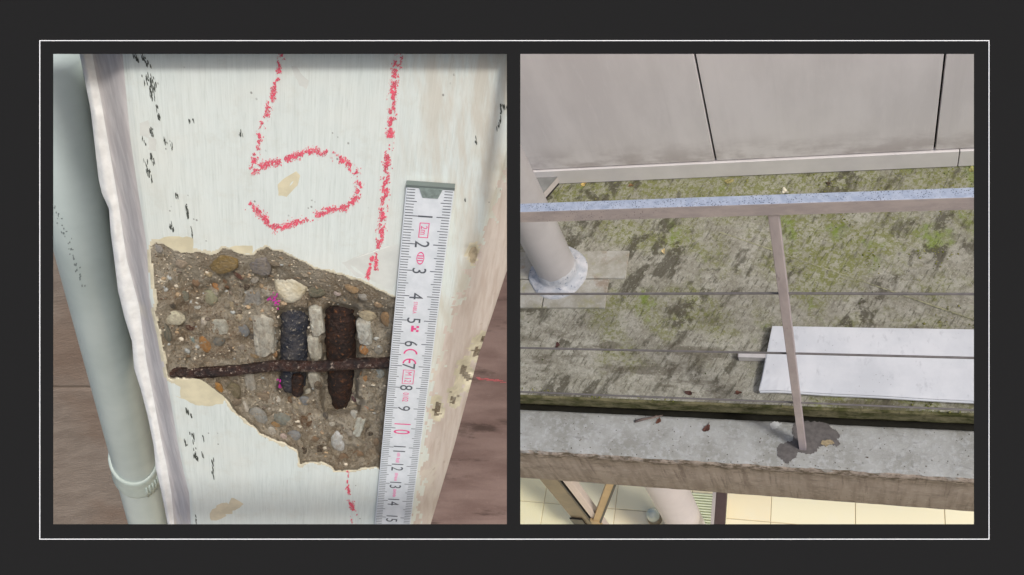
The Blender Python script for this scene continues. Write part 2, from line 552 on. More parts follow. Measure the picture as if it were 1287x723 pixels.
# ---- pebbles in the broken concrete: px, py, rx, ry, turn, colour
PEB = [(279.6, 330, 21, 14, -30, (150, 126, 78)), (270.7, 357.5, 5.5, 10, 0, (206, 146, 88)), (300.6, 346, 9.5, 4.5, 40, (104, 58, 46)), (284, 353, 5, 10, 0, (134, 98, 68)),
       (264, 375, 10, 9, 0, (160, 160, 132)), (247.5, 385, 4.5, 4.5, 0, (224, 222, 210)), (220, 400, 13, 8.5, 8, (226, 216, 188)), (216.5, 384, 4, 5, 0, (72, 66, 58)),
       (227.6, 331, 8, 6.5, 20, (190, 172, 150)), (199, 312, 6, 6, 0, (178, 174, 168)), (326, 332, 14, 13, 0, (146, 140, 136)), (317, 378, 14, 17, 0, (166, 164, 158)),
       (277, 409.5, 11, 9, 0, (200, 198, 182)), (275, 429, 8, 7, 30, (132, 132, 124)), (243, 427, 5, 5, 0, (138, 156, 150)), (257.5, 434, 7, 11, 0, (186, 134, 76)),
       (208.8, 418, 6, 12, 0, (112, 112, 100)), (238.6, 411.7, 6, 5, 0, (92, 58, 46)), (307, 361, 7, 4, 10, (80, 68, 58)), (332.7, 418, 14, 26, 5, (208, 203, 186)),
       (318, 423, 5, 5, 0, (90, 86, 80)), (306, 416, 7, 9, 0, (140, 144, 146)), (335, 364, 8, 9, 0, (196, 188, 170)), (398, 402, 9, 18, 0, (224, 219, 202)),
       (396, 436, 8, 16, 0, (216, 211, 192)), (395, 478, 7, 11, 0, (206, 200, 182)), (458, 416, 10, 15, 0, (218, 217, 204)), (457, 440, 6, 7, 0, (206, 146, 88)), (461.6, 397, 12, 6, 25, (206, 192, 160)),
       (486, 401.6, 8, 10, 0, (176, 142, 104)), (457, 372, 7, 7, 0, (192, 186, 174)), (424, 369, 5, 4, 0, (214, 196, 186)), (443, 362, 10, 7, 10, (184, 152, 112)),
       (400, 366, 14, 8, -20, (126, 124, 104)), (476, 441, 6, 6, 0, (170, 166, 154)), (324, 525, 11.5, 11.5, 0, (164, 164, 158)), (354.5, 525, 11, 10, 0, (152, 156, 146)),
       (330.5, 501, 10, 9, 0, (144, 128, 108)), (293, 492, 10, 10, 0, (126, 116, 90)), (274, 488.7, 6, 7, 0, (178, 128, 62)), (308, 512, 4.5, 6.5, 0, (222, 214, 200)),
       (348, 504, 5, 5.5, 0, (224, 216, 200)), (338, 514, 4.5, 4.5, 0, (216, 208, 194)), (341.6, 544, 5.5, 7, 0, (206, 200, 186)), (315, 480, 6.5, 10, 0, (186, 180, 166)),
       (296, 506, 7, 5, 0, (136, 122, 104)), (356, 549.5, 4.5, 4.5, 0, (222, 200, 190)), (346, 535, 6, 5, 0, (170, 136, 92)), (425, 555, 10, 12, 0, (228, 228, 218)),
       (444.5, 524, 5, 9, 10, (218, 216, 204)), (451, 536, 6, 12, 18, (222, 222, 206)), (369, 548, 8.5, 6, 50, (148, 150, 150)), (381, 566, 5, 5, 0, (66, 54, 44)),
       (403, 567, 5, 6, 0, (74, 62, 50)), (385, 527, 10, 11, 0, (116, 88, 62)), (396, 536, 4.5, 4, 0, (226, 222, 206)), (417, 533, 4, 3, 0, (214, 208, 190)),
       (409, 523, 3.5, 5, 0, (92, 88, 82)), (399, 485, 5, 6, 0, (96, 82, 66)), (383, 504, 7, 6, 0, (140, 144, 146)), (389, 494, 6, 5, 0, (204, 200, 182)),
       (462, 513, 4.5, 4.5, 0, (206, 150, 118)), (445, 500, 4, 5.5, 0, (104, 68, 80)), (452, 503, 5, 7, 0, (210, 202, 184)), (464, 544, 5, 5.5, 0, (80, 70, 58)),
       (460, 474, 8, 8, 0, (196, 138, 80)), (482, 524, 5, 6, 0, (176, 168, 150)), (246, 356, 5, 5, 0, (150, 120, 92)), (262, 345, 5, 4, 0, (196, 176, 140)),
       (232, 372, 5, 6, 0, (128, 128, 112)), (293, 385, 7, 6, 0, (176, 160, 130)), (300, 400, 5, 5, 0, (206, 190, 160)), (290, 436, 6, 5, 20, (110, 96, 80)),
       (303, 437, 5, 4, 0, (160, 150, 136)), (226, 436, 6, 5, 0, (168, 152, 128)), (235, 447, 5, 4, 0, (146, 122, 94)), (256, 405, 4, 4, 0, (214, 204, 188)),
       (320, 447, 6, 5, 0, (176, 150, 112)), (345, 445, 4, 5, 0, (170, 128, 84)), (477, 470, 6, 6, 0, (170, 176, 172)), (432, 575, 6, 5, 0, (142, 116, 90)),
       (450, 572, 7, 5, 0, (150, 124, 98)), (468, 568, 5, 6, 0, (168, 150, 126)), (440, 545, 4, 4, 0, (206, 196, 180)), (372, 512, 5, 4, 0, (180, 166, 140)),
       (366, 503, 5, 5, 0, (120, 92, 64)), (474, 556, 5, 5, 0, (156, 132, 106)), (395, 552, 6, 5, 0, (146, 120, 92)), (476, 382, 7, 5, 15, (178, 152, 120)),
       (318, 350, 7, 6, 0, (186, 178, 164)), (345, 330, 7, 5, 15, (150, 136, 116)), (383, 345, 6, 4, 10, (182, 170, 150)), (407, 352, 6, 4, 0, (160, 146, 124))]


def pebble_mesh(seed, sharp=0.16):
    bm = bmesh.new()
    bmesh.ops.create_icosphere(bm, subdivisions=2, radius=1.0)
    r = random.Random(seed)
    dirs = [(Vector((r.uniform(-1, 1), r.uniform(-1, 1), r.uniform(-.6, 1))).normalized(), r.uniform(.62, .9)) for _ in range(7)]
    for v in bm.verts:
        for n_, c in dirs:
            k = v.co.dot(n_)
            if k > c: v.co -= n_ * (k - c) * .8
    me = bpy.data.meshes.new('pebble')
    bm.to_mesh(me); bm.free()
    me.shade_smooth()
    return me


_pm = {}


def stone_mat(rgb):
    if rgb not in _pm:
        M = Mat('stone', rough=.55, spec=.4)
        c = srgb(*rgb)
        n = M.noise(5, 5, .7); w = M.noise(1.4, 4, .6)
        base = M.mix(M.ramp(w, .3, .7), tuple(x * .88 for x in c[:3]) + (1,), tuple(min(.9, x * 1.25) for x in c[:3]) + (1,))
        base = M.mix(M.ramp(n, .58, .75, 0, .45), base, srgb(236, 230, 216))
        base = M.mix(M.ramp(n, .42, .28, 0, .5), base, srgb(84, 70, 56))
        base = M.mix(M.ramp(M.noise(2.2, 5, .7, M.coord(loc=(rgb[0] * .13, rgb[1] * .07, 1))), .42, .64, .0, .55), base, srgb(172, 156, 132))
        M.color(base); M.bump(n, .6, .25)
        _pm[rgb] = M.m
    return _pm[rgb]


def lump_mesh(seed):
    bm = bmesh.new()
    bmesh.ops.create_cube(bm, size=1.7)
    bmesh.ops.subdivide_edges(bm, edges=list(bm.edges), cuts=5, use_grid_fill=True)
    for v in bm.verts:
        q = v.co.normalized()
        v.co = v.co * .62 + q * .40
        k = float(vnoise(np.array(v.co.x * 2.1 + seed), np.array(v.co.y * 2.1 + v.co.z), 140 + seed, 3))
        v.co *= 1 + .16 * k
    me = bpy.data.meshes.new('pebble')
    bm.to_mesh(me); bm.free()
    me.shade_smooth()
    return me


LUMPS = [lump_mesh(s) for s in range(4)]
LUMPY = {(395, 478), (398, 402), (396, 436), (458, 416), (332.7, 418), (317, 378), (315, 480), (444.5, 524), (451, 536), (326, 332), (277, 409.5)}
protos = [pebble_mesh(s) for s in range(10)]
for i, (px, py, rx, ry, ang, rgb) in enumerate(PEB):
    me = (LUMPS[i % 4] if (px, py) in LUMPY else protos[i % 10]).copy()
    me.materials.clear(); me.materials.append(stone_mat(rgb))
    h = hgt(px, py)
    a = LV(px, py, h); bx = LV(px + rx, py, h); by = LV(px, py - ry, h)
    sx = float(np.linalg.norm(bx - a)); sy = float(np.linalg.norm(by - a))
    o = bpy.data.objects.new('pebble', me)
    o.location = (a[0], a[1], a[2] - 0.0002)
    big = (px, py) in ((398, 402), (396, 436), (458, 416), (332.7, 418))
    o.scale = (sx * 1.06, sy * 1.06, min(sx, sy) * (.85 if big else .42) + .0002)
    o.rotation_euler = (random.uniform(-.15, .15), random.uniform(-.15, .15), -math.radians(ang))
    link(o, column)

# the big pale chipped stone above the bars
def big_stone():
    out = [(344, 344), (349, 337), (357, 336), (363, 339), (370, 341), (378, 341), (385, 345), (388, 352), (387, 362), (383, 370), (378, 376), (369, 381), (359, 381), (352, 375), (347, 367), (344, 355)]
    vs, fs = [], []
    cx_ = np.mean([p[0] for p in out]); cy_ = np.mean([p[1] for p in out])
    rings = [(1.0, -.004), (1.0, -.001), (.95, .0006), (.80, .0013), (.4, .0015)]
    for s, dz in rings:
        for k, (x, y) in enumerate(out):
            xx = cx_ + (x - cx_) * s; yy = cy_ + (y - cy_) * s
            z = hgt(cx_, cy_) + dz + .0005 * float(vnoise(xx / 8, yy / 8, 41, 2))
            vs.append(LV(xx, yy, z))
    vs.append(LV(cx_, cy_, hgt(cx_, cy_) + .0015))
    n = len(out)
    for r in range(len(rings) - 1):
        for k in range(n):
            k2 = (k + 1) % n
            fs.append((r * n + k, (r + 1) * n + k, (r + 1) * n + k2, r * n + k2))
    for k in range(n): fs.append(((len(rings) - 1) * n + k, len(vs) - 1, (len(rings) - 1) * n + (k + 1) % n))
    fs = [f[::-1] for f in fs]
    M = Mat('pale_quartz', rough=.45, spec=.5)
    n1 = M.noise(120, 5, .6)
    M.color(M.mix(M.ramp(M.noise(400, 5, .7), .56, .72, 0, .6), M.mix(M.ramp(n1, .40, .62), srgb(230, 223, 200), srgb(200, 186, 152)), srgb(166, 148, 118))); M.bump(M.noise(260, 5, .7), .8, .0014)
    o = mesh_obj('pebble', vs, fs, M.m, column, True)
    o['label'] = 'large pale chipped stone above the upright bars'


big_stone()

# fine gravel grains
def grains():
    vs, fs = [], []
    base = bmesh.new(); bmesh.ops.create_icosphere(base, subdivisions=1, radius=1.0)
    bv = np.array([v.co[:] for v in base.verts]); bf = [[v.index for v in f.verts] for f in base.faces]; base.free()
    n = 0; out = {0: ([], []), 1: ([], []), 2: ([], [])}
    pxs = RNG.uniform(192, 486, 1900); pys = RNG.uniform(306, 590, 1900)
    d, sd, sdn = face_height(pxs, pys)
    for i in range(1900):
        if sd[i] > -4 or sdn[i] > -4: continue
        r = RNG.uniform(.00012, .00042)
        k = i % 3
        V_, F_ = out[k]
        x, y, z = (float(c) for c in L(pxs[i], pys[i], d[i]))
        sc = RNG.uniform(.7, 1.3, 3) * r
        s0 = len(V_)
        V_.extend([(x + p[0] * sc[0], y + p[1] * sc[1], z + p[2] * sc[2] * .8) for p in bv])
        F_.extend([tuple(s0 + q for q in f) for f in bf])
    for k, rgb in enumerate(((176, 160, 134), (118, 100, 80), (196, 184, 162))):
        o = mesh_obj('sand_grains', out[k][0], out[k][1], simple('grain', srgb(*rgb), .8, vary=.3, scale=400), column, True)
        o['kind'] = 'stuff'


grains()


def small_pebbles():
    cols = ((206, 196, 174), (164, 142, 112), (120, 108, 94), (168, 146, 118), (166, 168, 162))
    lib = [np.array([v.co[:] for v in me.vertices]) for me in protos]; tri = [list(p.vertices) for p in protos[0].polygons]
    acc = [([], []) for _ in cols]
    n = 300
    pxs = RNG.uniform(194, 486, n); pys = RNG.uniform(308, 588, n)
    d, sd, sdn = face_height(pxs, pys)
    for i in range(n):
        if sd[i] > -6 or sdn[i] > -6: continue
        V_, F_ = acc[i % 5]; r_ = RNG.uniform(.0004, .0010); sc = RNG.uniform(.7, 1.35, 3) * r_
        x, y, z = (float(c) for c in L(pxs[i], pys[i], d[i])); s0 = len(V_); t = RNG.uniform(0, 6.28); ct, st = math.cos(t), math.sin(t)
        for p in lib[i % 10]:
            a, b = p[0] * sc[0], p[1] * sc[1]
            V_.append((x + a * ct - b * st, y + a * st + b * ct, z - .00015 + p[2] * sc[2] * .5))
        F_.extend([tuple(s0 + q for q in f) for f in tri])
    for k, rgb in enumerate(cols):
        o = mesh_obj('fine_gravel', acc[k][0], acc[k][1], simple('gravel', srgb(*rgb), .7, vary=.3, scale=500, bump=.4, bd=.0005), column, True)
        o['kind'] = 'stuff'


small_pebbles()

# ---- reinforcing bars
def rust_mat(name, a, b, c, gloss=.5):
    M = Mat(name, rough=gloss, spec=.5)
    n = M.noise(240, 6, .7); n2 = M.noise(700, 4, .7)
    base = M.mix(M.ramp(n, .35, .65), srgb(*a), srgb(*b))
    base = M.mix(M.ramp(n2, .56, .68, 0, .85), base, srgb(*c))
    M.color(base); M.rough(M.ramp(n, .3, .7, gloss - .2, gloss + .3)); M.bump(M.math('ADD', n, n2), 1.0, .0012)
    return M.m


def bar(pts, radius, mat, label, lumps=.12, seed=1, taper_end=True, round_end=0):
    """pts: px, py, d"""
    P = [LV(*p) for p in pts]
    n = 46
    tt = np.linspace(0, len(P) - 1, n)
    path = [np.array([np.interp(t, range(len(P)), [q[k] for q in P]) for k in range(3)]) for t in tt]
    rad = radius * (1 + .5 * lumps * vnoise(tt * 3, tt * 0 + seed, seed + 50, 3))
    if round_end:
        rad = rad * (1 - .30 * smooth01((tt - (len(P) - 1 - 1.6 * round_end)) / (1.6 * round_end)))
        rad = rad * np.sqrt(np.clip(1 - np.clip((tt - (len(P) - 1 - round_end)) / round_end, 0, .995) ** 2, .02, 1))
    vs, fs = tube(path, list(rad), 18)
    v2 = []
    for i, v in enumerate(vs):
        c = path[i // 18]
        k = 1 + lumps * 1.6 * float(vnoise((i % 18) * .9 + .3, (i // 18) * .9, seed + 60, 3))
        v2.append([c[j] + (v[j] - c[j]) * k for j in range(3)])
    if taper_end:
        for e, ee in ((0, 1), (n - 1, n - 2)):
            for k in range(18):
                q = v2[e * 18 + k]
                v2[e * 18 + k] = [path[e][j] + (q[j] - path[e][j]) * .55 for j in range(3)]
    o = mesh_obj('reinforcing_bar', v2, fs, mat, column, True)
    o['label'] = label
    return o


R1 = rust_mat('dark_rust', (66, 42, 33), (32, 23, 21), (168, 152, 138), .36)
R2 = rust_mat('brown_rust', (60, 38, 28), (30, 22, 19), (134, 86, 52), .6)
R3 = rust_mat('blue_grey_scale', (80, 78, 80), (38, 44, 58), (170, 162, 146), .55)
bar([(207, 468, -.0030), (250, 469, -.0030), (300, 465, -.0029), (345, 459.5, -.0026), (395, 461, -.0028), (450, 457, -.0028), (500, 456, -.003)], .00195, R1,
    'thin rusty bar lying across the hole', .14, 2)
bar([(371.5, 352, -.0260), (371, 374, -.0176), (370.5, 400, -.0160), (370, 440, -.0158), (368, 470, -.0160), (367, 492, -.0166)], .0048, R3, 'blue grey upright bar behind the thin rusty bar', .10, 5, round_end=.5)
bar([(426, 350, -.0265), (427, 372, -.0182), (428, 400, -.0166), (428.5, 440, -.0164), (428, 480, -.0166), (428, 503, -.0172), (427.5, 517, -.018)], .0052, R2,
    'dark brown upright bar near the folding ruler', .11, 9, round_end=2.0)
bar([(374, 474, -.0085), (374, 494, -.0095)], .0020, R2, 'short rusty stub below the thin bar', .1, 12)

# ---- thin flat marks on the face: flecks, crayon, flaked patches
def flecks(name, items, mat, lift=.00012, label=None):
    """items: px, py, half-length, half-width, angle(rad from vertical)"""
    vs, fs = [], []
    r = random.Random(len(items))
    for (px, py, a, b, ang) in items:
        n = 6
        s0 = len(vs)
        h = hgt_fast(px, py) + lift
        for k in range(n):
            t = 2 * math.pi * k / n + r.uniform(-.3, .3)
            q = r.uniform(.65, 1.2)
            lx, ly = b * q * math.cos(t), a * q * math.sin(t)
            x = px + lx * math.cos(ang) + ly * math.sin(ang)
            y = py - lx * math.sin(ang) + ly * math.cos(ang)
            vs.append(LV(x, y, h))
        fs.append(tuple(range(s0, s0 + n))[::-1])
    o = mesh_obj(name, vs, fs, mat, column)
    if label: o['label'] = label
    return o


def hgt_fast(px, py):
    return .00025 * float(vnoise(np.array(px / 60), np.array(py / 90), 3, 3)) - .0005 * float(smooth01((P2(py) + 9 - px) / 9))


def stroke(pts, width, dens, seed, name='crayon_line', label=None, mat=None):
    r = random.Random(seed)
    items = []
    for (a, b) in zip(pts[:-1], pts[1:]):
        ln = math.hypot(b[0] - a[0], b[1] - a[1])
        for _ in range(int(ln * dens)):
            t = r.random()
            x = a[0] + (b[0] - a[0]) * t; y = a[1] + (b[1] - a[1]) * t
            nx, ny = -(b[1] - a[1]) / ln, (b[0] - a[0]) / ln
            o = max(-1.5, min(1.5, r.gauss(0, .48))) * width
            g = float(vnoise(np.array((x + nx * o) / 5.0), np.array((y + ny * o) / 5.0), seed + 70, 2))
            if g < -.10 + .08 * math.sin(t * 3 + seed): continue
            sz = r.uniform(.35, .95)
            items.append((x + nx * o, y + ny * o, sz * 1.25, sz * .8, r.uniform(-.6, .3)))
    return flecks(name, items, mat or MAT_CRAYON, .00020, label)


MAT_CRAYON = simple('red_crayon', srgb(228, 96, 116), .6, vary=.18, scale=600)
stroke([(356, 62), (350, 90), (343, 118), (334, 145), (326, 172), (321, 195), (318, 214)], 4.2, 10, 1, label='red crayon line slanting down to the numeral')
stroke([(314, 217), (330, 208), (350, 204), (375, 195), (395, 190), (412, 192), (428, 201), (441, 209), (448, 217), (452, 234), (448, 250), (436, 261), (418, 262),
        (402, 270), (385, 275), (368, 281), (350, 288), (342, 285), (335, 277), (324, 265), (312, 257)], 5.0, 12, 2, label='red crayon numeral on the white paint')
stroke([(503, 62), (497, 90), (493, 125), (491, 160), (488, 190), (485, 225), (483, 258), (480, 285), (477, 305)], 5.0, 14, 3, label='long red crayon line beside the ruler')
stroke([(476, 305), (473, 325), (472, 340)], 2.8, 9, 4, label='fading end of the long red crayon line')
stroke([(468, 322), (464, 340), (461, 352)], 2.6, 10, 5, label='short red crayon tail above the hole')
stroke([(436, 592), (437, 612), (439, 622)], 2.0, 8, 6, label='short red crayon line below the hole')
stroke([(440, 624), (443, 640), (446, 660)], 3.6, 10, 7, label='red crayon smear at the foot of the face')

MAT_MAG = simple('magenta_spray', srgb(206, 52, 168), .6)
def blob(px, py, r, n, seed, mat, name):
    rr = random.Random(seed); vs, fs = [], []
    for _ in range(n):
        x, y = px + rr.gauss(0, r * .45), py + rr.gauss(0, r * .55)
        h = hgt(x, y) + .0009; s = rr.uniform(.5, 1.3); s0 = len(vs)
        for k in range(5): vs.append(LV(x + s * math.cos(k * 1.257), y + s * 1.2 * math.sin(k * 1.257), h))
        fs.append(tuple(range(s0, s0 + 5))[::-1])
    return mesh_obj(name, vs, fs, mat, column)


blob(345.5, 377, 7, 34, 1, MAT_MAG, 'magenta_paint_spot')
blob(356, 478, 7, 34, 2, MAT_MAG, 'magenta_paint_spot')

MAT_DARK = simple('dark_scuff', srgb(74, 78, 72), .8)
def cluster(spots, seed, name='dark_scuff_mark'):
    r = random.Random(seed); it = []
    for (x0, y0, x1, y1, w, n) in spots:
        for _ in range(n):
            t = r.random()
            it.append((x0 + (x1 - x0) * t + r.gauss(0, w * .5), y0 + (y1 - y0) * t + r.gauss(0, w * .6), r.uniform(1.4, 4.6), r.uniform(.35, .85), r.uniform(.08, .24)))
    flecks(name, it, MAT_DARK, .00011)


cluster([(168, 68, 174, 78, 2.5, 12), (180, 73, 187, 84, 3, 16), (183, 95, 193, 108, 5, 34), (188, 110, 193, 125, 3.5, 22), (196, 128, 198, 140, 1.2, 5), (198, 143, 201, 152, 2, 9)], 1)
cluster([(188, 158, 192, 172, 1.8, 9), (175, 170, 184, 181, 1.0, 4), (206, 174, 208, 186, 2.5, 9), (213, 176, 216, 187, 1.5, 5), (190, 194, 193, 208, 2.4, 14), (183, 200, 187, 224, 2.2, 14), (188, 212, 192, 231, 1.0, 7)], 2)
cluster([(221, 245, 223, 249, 2, 6), (233, 252, 237, 276, 1.5, 14), (214, 280, 217, 290, 2.4, 12), (240, 286, 242, 299, 1.0, 6), (302, 168, 303, 171, 2.2, 8), (238, 152, 239, 153, 1, 3), (242, 150, 243, 154, .8, 2)], 3)
cluster([(234, 515, 236, 519, 2.0, 9), (240, 522, 241, 524, 1.2, 4), (240, 544, 245, 554, 2.6, 12), (232, 553, 234, 560, 1.5, 4), (245, 566, 247, 577, 2.4, 11), (242, 573, 249, 577, 1.6, 6), (254, 543, 256, 558, 1.2, 4), (255, 572, 256, 575, 1.2, 4), (266, 577, 269, 603, 1.5, 13), (245, 646, 246, 658, 1.2, 6)], 4)
cluster([(630, 133, 637, 137, 1.0, 9), (630, 138, 629, 152, .9, 7), (629, 152, 625, 162, .9, 6), (596, 176, 600, 180, 4, 3), (584, 250, 585, 256, 1, 2), (553, 335, 556, 350, 1, 2)], 5)


def patch(pts, mat, name='flaked_patch', lift=.00003, jag=1.0, seed=0):
    r = random.Random(seed + 3); out = []
    for (a, b) in zip(pts, pts[1:] + pts[:1]):
        n = max(2, int(math.hypot(b[0] - a[0], b[1] - a[1]) / 4))
        for k in range(n):
            t = k / n
            out.append((a[0] + (b[0] - a[0]) * t + r.gauss(0, jag * .5), a[1] + (b[1] - a[1]) * t + r.gauss(0, jag * .5)))
    vs = [LV(x, y, hgt_fast(x, y) + lift) for x, y in out]
    return mesh_obj(name, vs, [tuple(range(len(vs)))[::-1]], mat, column)


MAT_FLAKE = simple('bare_cream_render', srgb(216, 207, 176), .85, vary=.10, scale=160)
MAT_FLAKE2 = simple('bare_grey_render', srgb(214, 216, 208), .85, vary=.06, scale=160)
patch([(199, 302), (206, 298), (225, 297), (243, 299), (243, 317), (228, 318), (212, 311)], MAT_FLAKE, seed=1)
patch([(288, 312), (300, 309), (318, 309), (317, 319), (300, 319)], MAT_FLAKE, seed=2)
patch([(216, 477), (250, 476), (266, 487), (283, 500), (280, 508), (262, 511), (246, 509), (228, 500), (218, 498)], MAT_FLAKE, seed=3)
patch([(349, 232), (360, 222), (373, 215), (378, 222), (374, 233), (360, 247), (350, 246)], MAT_FLAKE, seed=4)
patch([(366, 82), (373, 84), (378, 92), (388, 101), (386, 112), (376, 106), (371, 96)], MAT_FLAKE2, seed=5)
patch([(430, 330), (450, 322), (480, 312), (500, 306), (505, 330), (494, 366), (470, 354), (445, 346)], MAT_FLAKE2, seed=6)
patch([(176, 155), (186, 152), (190, 163), (186, 174), (176, 170)], MAT_FLAKE2, seed=7)
patch([(187, 172), (197, 175), (196, 190), (186, 188)], MAT_FLAKE2, seed=8)
patch([(275, 635), (296, 627), (304, 630), (296, 640), (276, 651), (266, 655), (262, 648)], simple('rust_stain', srgb(212, 201, 174), .8, vary=.1, scale=200), 'stain_shade_patch', seed=9, jag=4)
patch([(520, 262), (528, 258), (527, 276), (521, 304), (516, 306)], simple('ruler_shadow', srgb(186, 182, 160), .8, vary=.1), 'stain_shade_patch', seed=10, jag=.8)  # shadow beside the ruler, painted as a flat patch
patch([(585, 308), (596, 307), (601, 318), (597, 330), (587, 331)], simple('exposed_stone', srgb(172, 158, 132), .9, vary=.3, scale=500), 'exposed_stone', lift=-.0018, seed=11)

# ================================================================== folding ruler
A_ = LV(511, 230, .0022)[:2]; B_ = LV(471, 658, .0022)[:2]
ax_ = unit(B_ - A_)
W_ = 0.01375
ang_ = math.radians(4.0)
perp = np.array([-ax_[1], ax_[0]])
if perp[0] < 0: perp = -perp
wdir = unit(perp + math.tan(ang_) * -ax_)
tick_y = lambda n: n  # cm along
LEN = 0.205
ruler = empty('folding_ruler', MCOL @ Matrix.Translation((float(B_[0]), float(B_[1]), .0004)))
tag(ruler, 'white folding ruler with black and pink numbers held upright across the hole', 'ruler')
c1 = LV(500, 268, .0022)
off0 = float(np.dot(c1[:2] - A_, ax_)) - 0.01              # zero mark just under the metal end


def RL(cm, across, z=.0026):
    p = A_ + ax_ * (off0 + cm * .01) + wdir * (across * W_)
    return (p[0] - B_[0], p[1] - B_[1], z)


def ruler_body():
    bm = bmesh.new()
    loop = [RL(-.02, 0), RL(-.02, 1), RL(20.2, 1), RL(20.2, 0)]
    lo = [bm.verts.new((x, y, 0.0)) for x, y, z in loop]; hi = [bm.verts.new((x, y, .0024)) for x, y, z in loop]
    bm.faces.new(lo); bm.faces.new(hi)
    for k in range(4): bm.faces.new([lo[k], lo[(k + 1) % 4], hi[(k + 1) % 4], hi[k]])
    bmesh.ops.bevel(bm, geom=list(bm.edges), offset=.00035, segments=2, affect='EDGES')
    M = Mat('ruler_enamel', srgb(226, 231, 234), .38, 0, .5)
    n = M.noise(300, 4); M.color(M.mix(M.ramp(n, .3, .7), srgb(228, 232, 235), srgb(216, 221, 224)))
    bm_obj('blade', bm, M.m, ruler)


ruler_body()
INK = simple('grey_ink', srgb(92, 96, 102), .6)
PINK = simple('pink_ink', srgb(232, 84, 142), .6)
PALE = simple('pale_pink_ink', srgb(236, 150, 188), .6)


def ticks():
    vs, fs = [], []
    def quad(c0, a0, a1, th):
        s0 = len(vs)
        for c, a in ((c0 - th, a0), (c0 - th, a1), (c0 + th, a1), (c0 + th, a0)): vs.append(RL(c, a, .00248))
        fs.append((s0, s0 + 1, s0 + 2, s0 + 3)[::-1])
    for k in range(1, 200):
        c = k / 10
        ln = .275 if k % 10 == 0 else (.225 if k % 5 == 0 else .17)
        if c < .4 and False: continue
        th = .0125 if k % 10 else .015
        quad(c, .025, .025 + ln, th)
        quad(c, .975 - ln, .975, th)
    o = mesh_obj('tick_marks', vs, fs, INK, ruler); o['kind'] = 'stuff'


ticks()


def text_mesh(body, size):
    cu = bpy.data.curves.new('t', 'FONT'); cu.body = body; cu.size = size
    cu.resolution_u = 4
    ob = bpy.data.objects.new('t', cu); COL.objects.link(ob)
    dg = bpy.context.evaluated_depsgraph_get(); dg.update()
    me = bpy.data.meshes.new_from_object(ob.evaluated_get(dg))
    bpy.data.objects.remove(ob); bpy.data.curves.remove(cu)
    return me


def print_text(body, cm, across, high, mat, name='numeral', stretch=1.0, center=True):
    """text read down the blade; high = glyph height as a share of the width; stretch = length along / natural"""
    me = text_mesh(body, 1.0)
    co = np.array([v.co[:] for v in me.vertices])
    x0, x1, y0, y1 = co[:, 0].min(), co[:, 0].max(), co[:, 1].min(), co[:, 1].max()
    k = high / (y1 - y0)                                      # in widths per glyph unit
    for v in me.vertices:
        along = (v.co.x - (x0 + x1) / 2) * k * (W_ * 100) * stretch
        acr = (v.co.y - (y0 + y1) / 2) * k
        v.co = RL(cm + along, across + acr, .00250)
    me.materials.clear(); me.materials.append(mat)
    me.update()
    o = bpy.data.objects.new(name, me)
    o['label'] = 'printed ' + ('pink ' if mat is not INK else 'grey ') + body
    return link(o, ruler)


for n in range(1, 20):
    if n == 10: print_text('1 0', 10.03, .47, .42, PINK, stretch=.62)
    else: print_text(str(n), n + (.0 if n < 10 else .08), .46, .31, INK, stretch=.8 if n > 9 else .9)


def ring_box(c0, c1, a0, a1, t, mat, name):
    vs, fs = [], []
    ta = t / (W_ * 100)
    for (p, q, r, s) in ((c0, c0 + t, a0, a1), (c1 - t, c1, a0, a1), (c0 + t, c1 - t, a0, a0 + ta), (c0 + t, c1 - t, a1 - ta, a1)):
        s0 = len(vs)
        vs += [RL(p, r, .00250), RL(p, s, .00250), RL(q, s, .00250), RL(q, r, .00250)]
        fs.append((s0 + 3, s0 + 2, s0 + 1, s0))
    return mesh_obj(name, vs, fs, mat, ruler)


ring_box(1.22, 1.76, .36, .57, .025, PINK, 'printed_box')
print_text('2m', 1.49, .465, .14, PINK, 'lettering', .95)


def oval(c, a, rc, ra, mat):
    vs, fs = [], []
    n = 20
    for s in (1.0, .82):
        for k in range(n):
            t = 2 * math.pi * k / n
            vs.append(RL(c + rc * s * math.cos(t), a + ra * s * math.sin(t), .0025))
    for k in range(n): fs.append((k, (k + 1) % n, n + (k + 1) % n, n + k))
    for dc in (-.09, 0, .09):
        s0 = len(vs)
        vs += [RL(c + dc - .018, a - .06, .0025), RL(c + dc - .018, a + .06, .0025), RL(c + dc + .018, a + .06, .0025), RL(c + dc + .018, a - .06, .0025)]
        fs.append((s0, s0 + 1, s0 + 2, s0 + 3))
    mesh_obj('oval_mark', vs, fs, mat, ruler)


oval(2.52, .455, .24, .085, PINK)
print_text('STABILA', 4.47, .46, .085, PINK, 'lettering', .78)
vs, fs = [], []
for (i, j) in ((0, 0), (1, 1), (0, 2), (2, 0), (2, 2), (1, 0)):
    c, a = 5.22 + i * .085, .42 + j * .06; s0 = len(vs)
    vs += [RL(c, a, .0025), RL(c, a + .06, .0025), RL(c + .085, a + .06, .0025), RL(c + .085, a, .0025)]; fs.append((s0 + 3, s0 + 2, s0 + 1, s0))
mesh_obj('square_emblem', vs, fs, PINK, ruler)


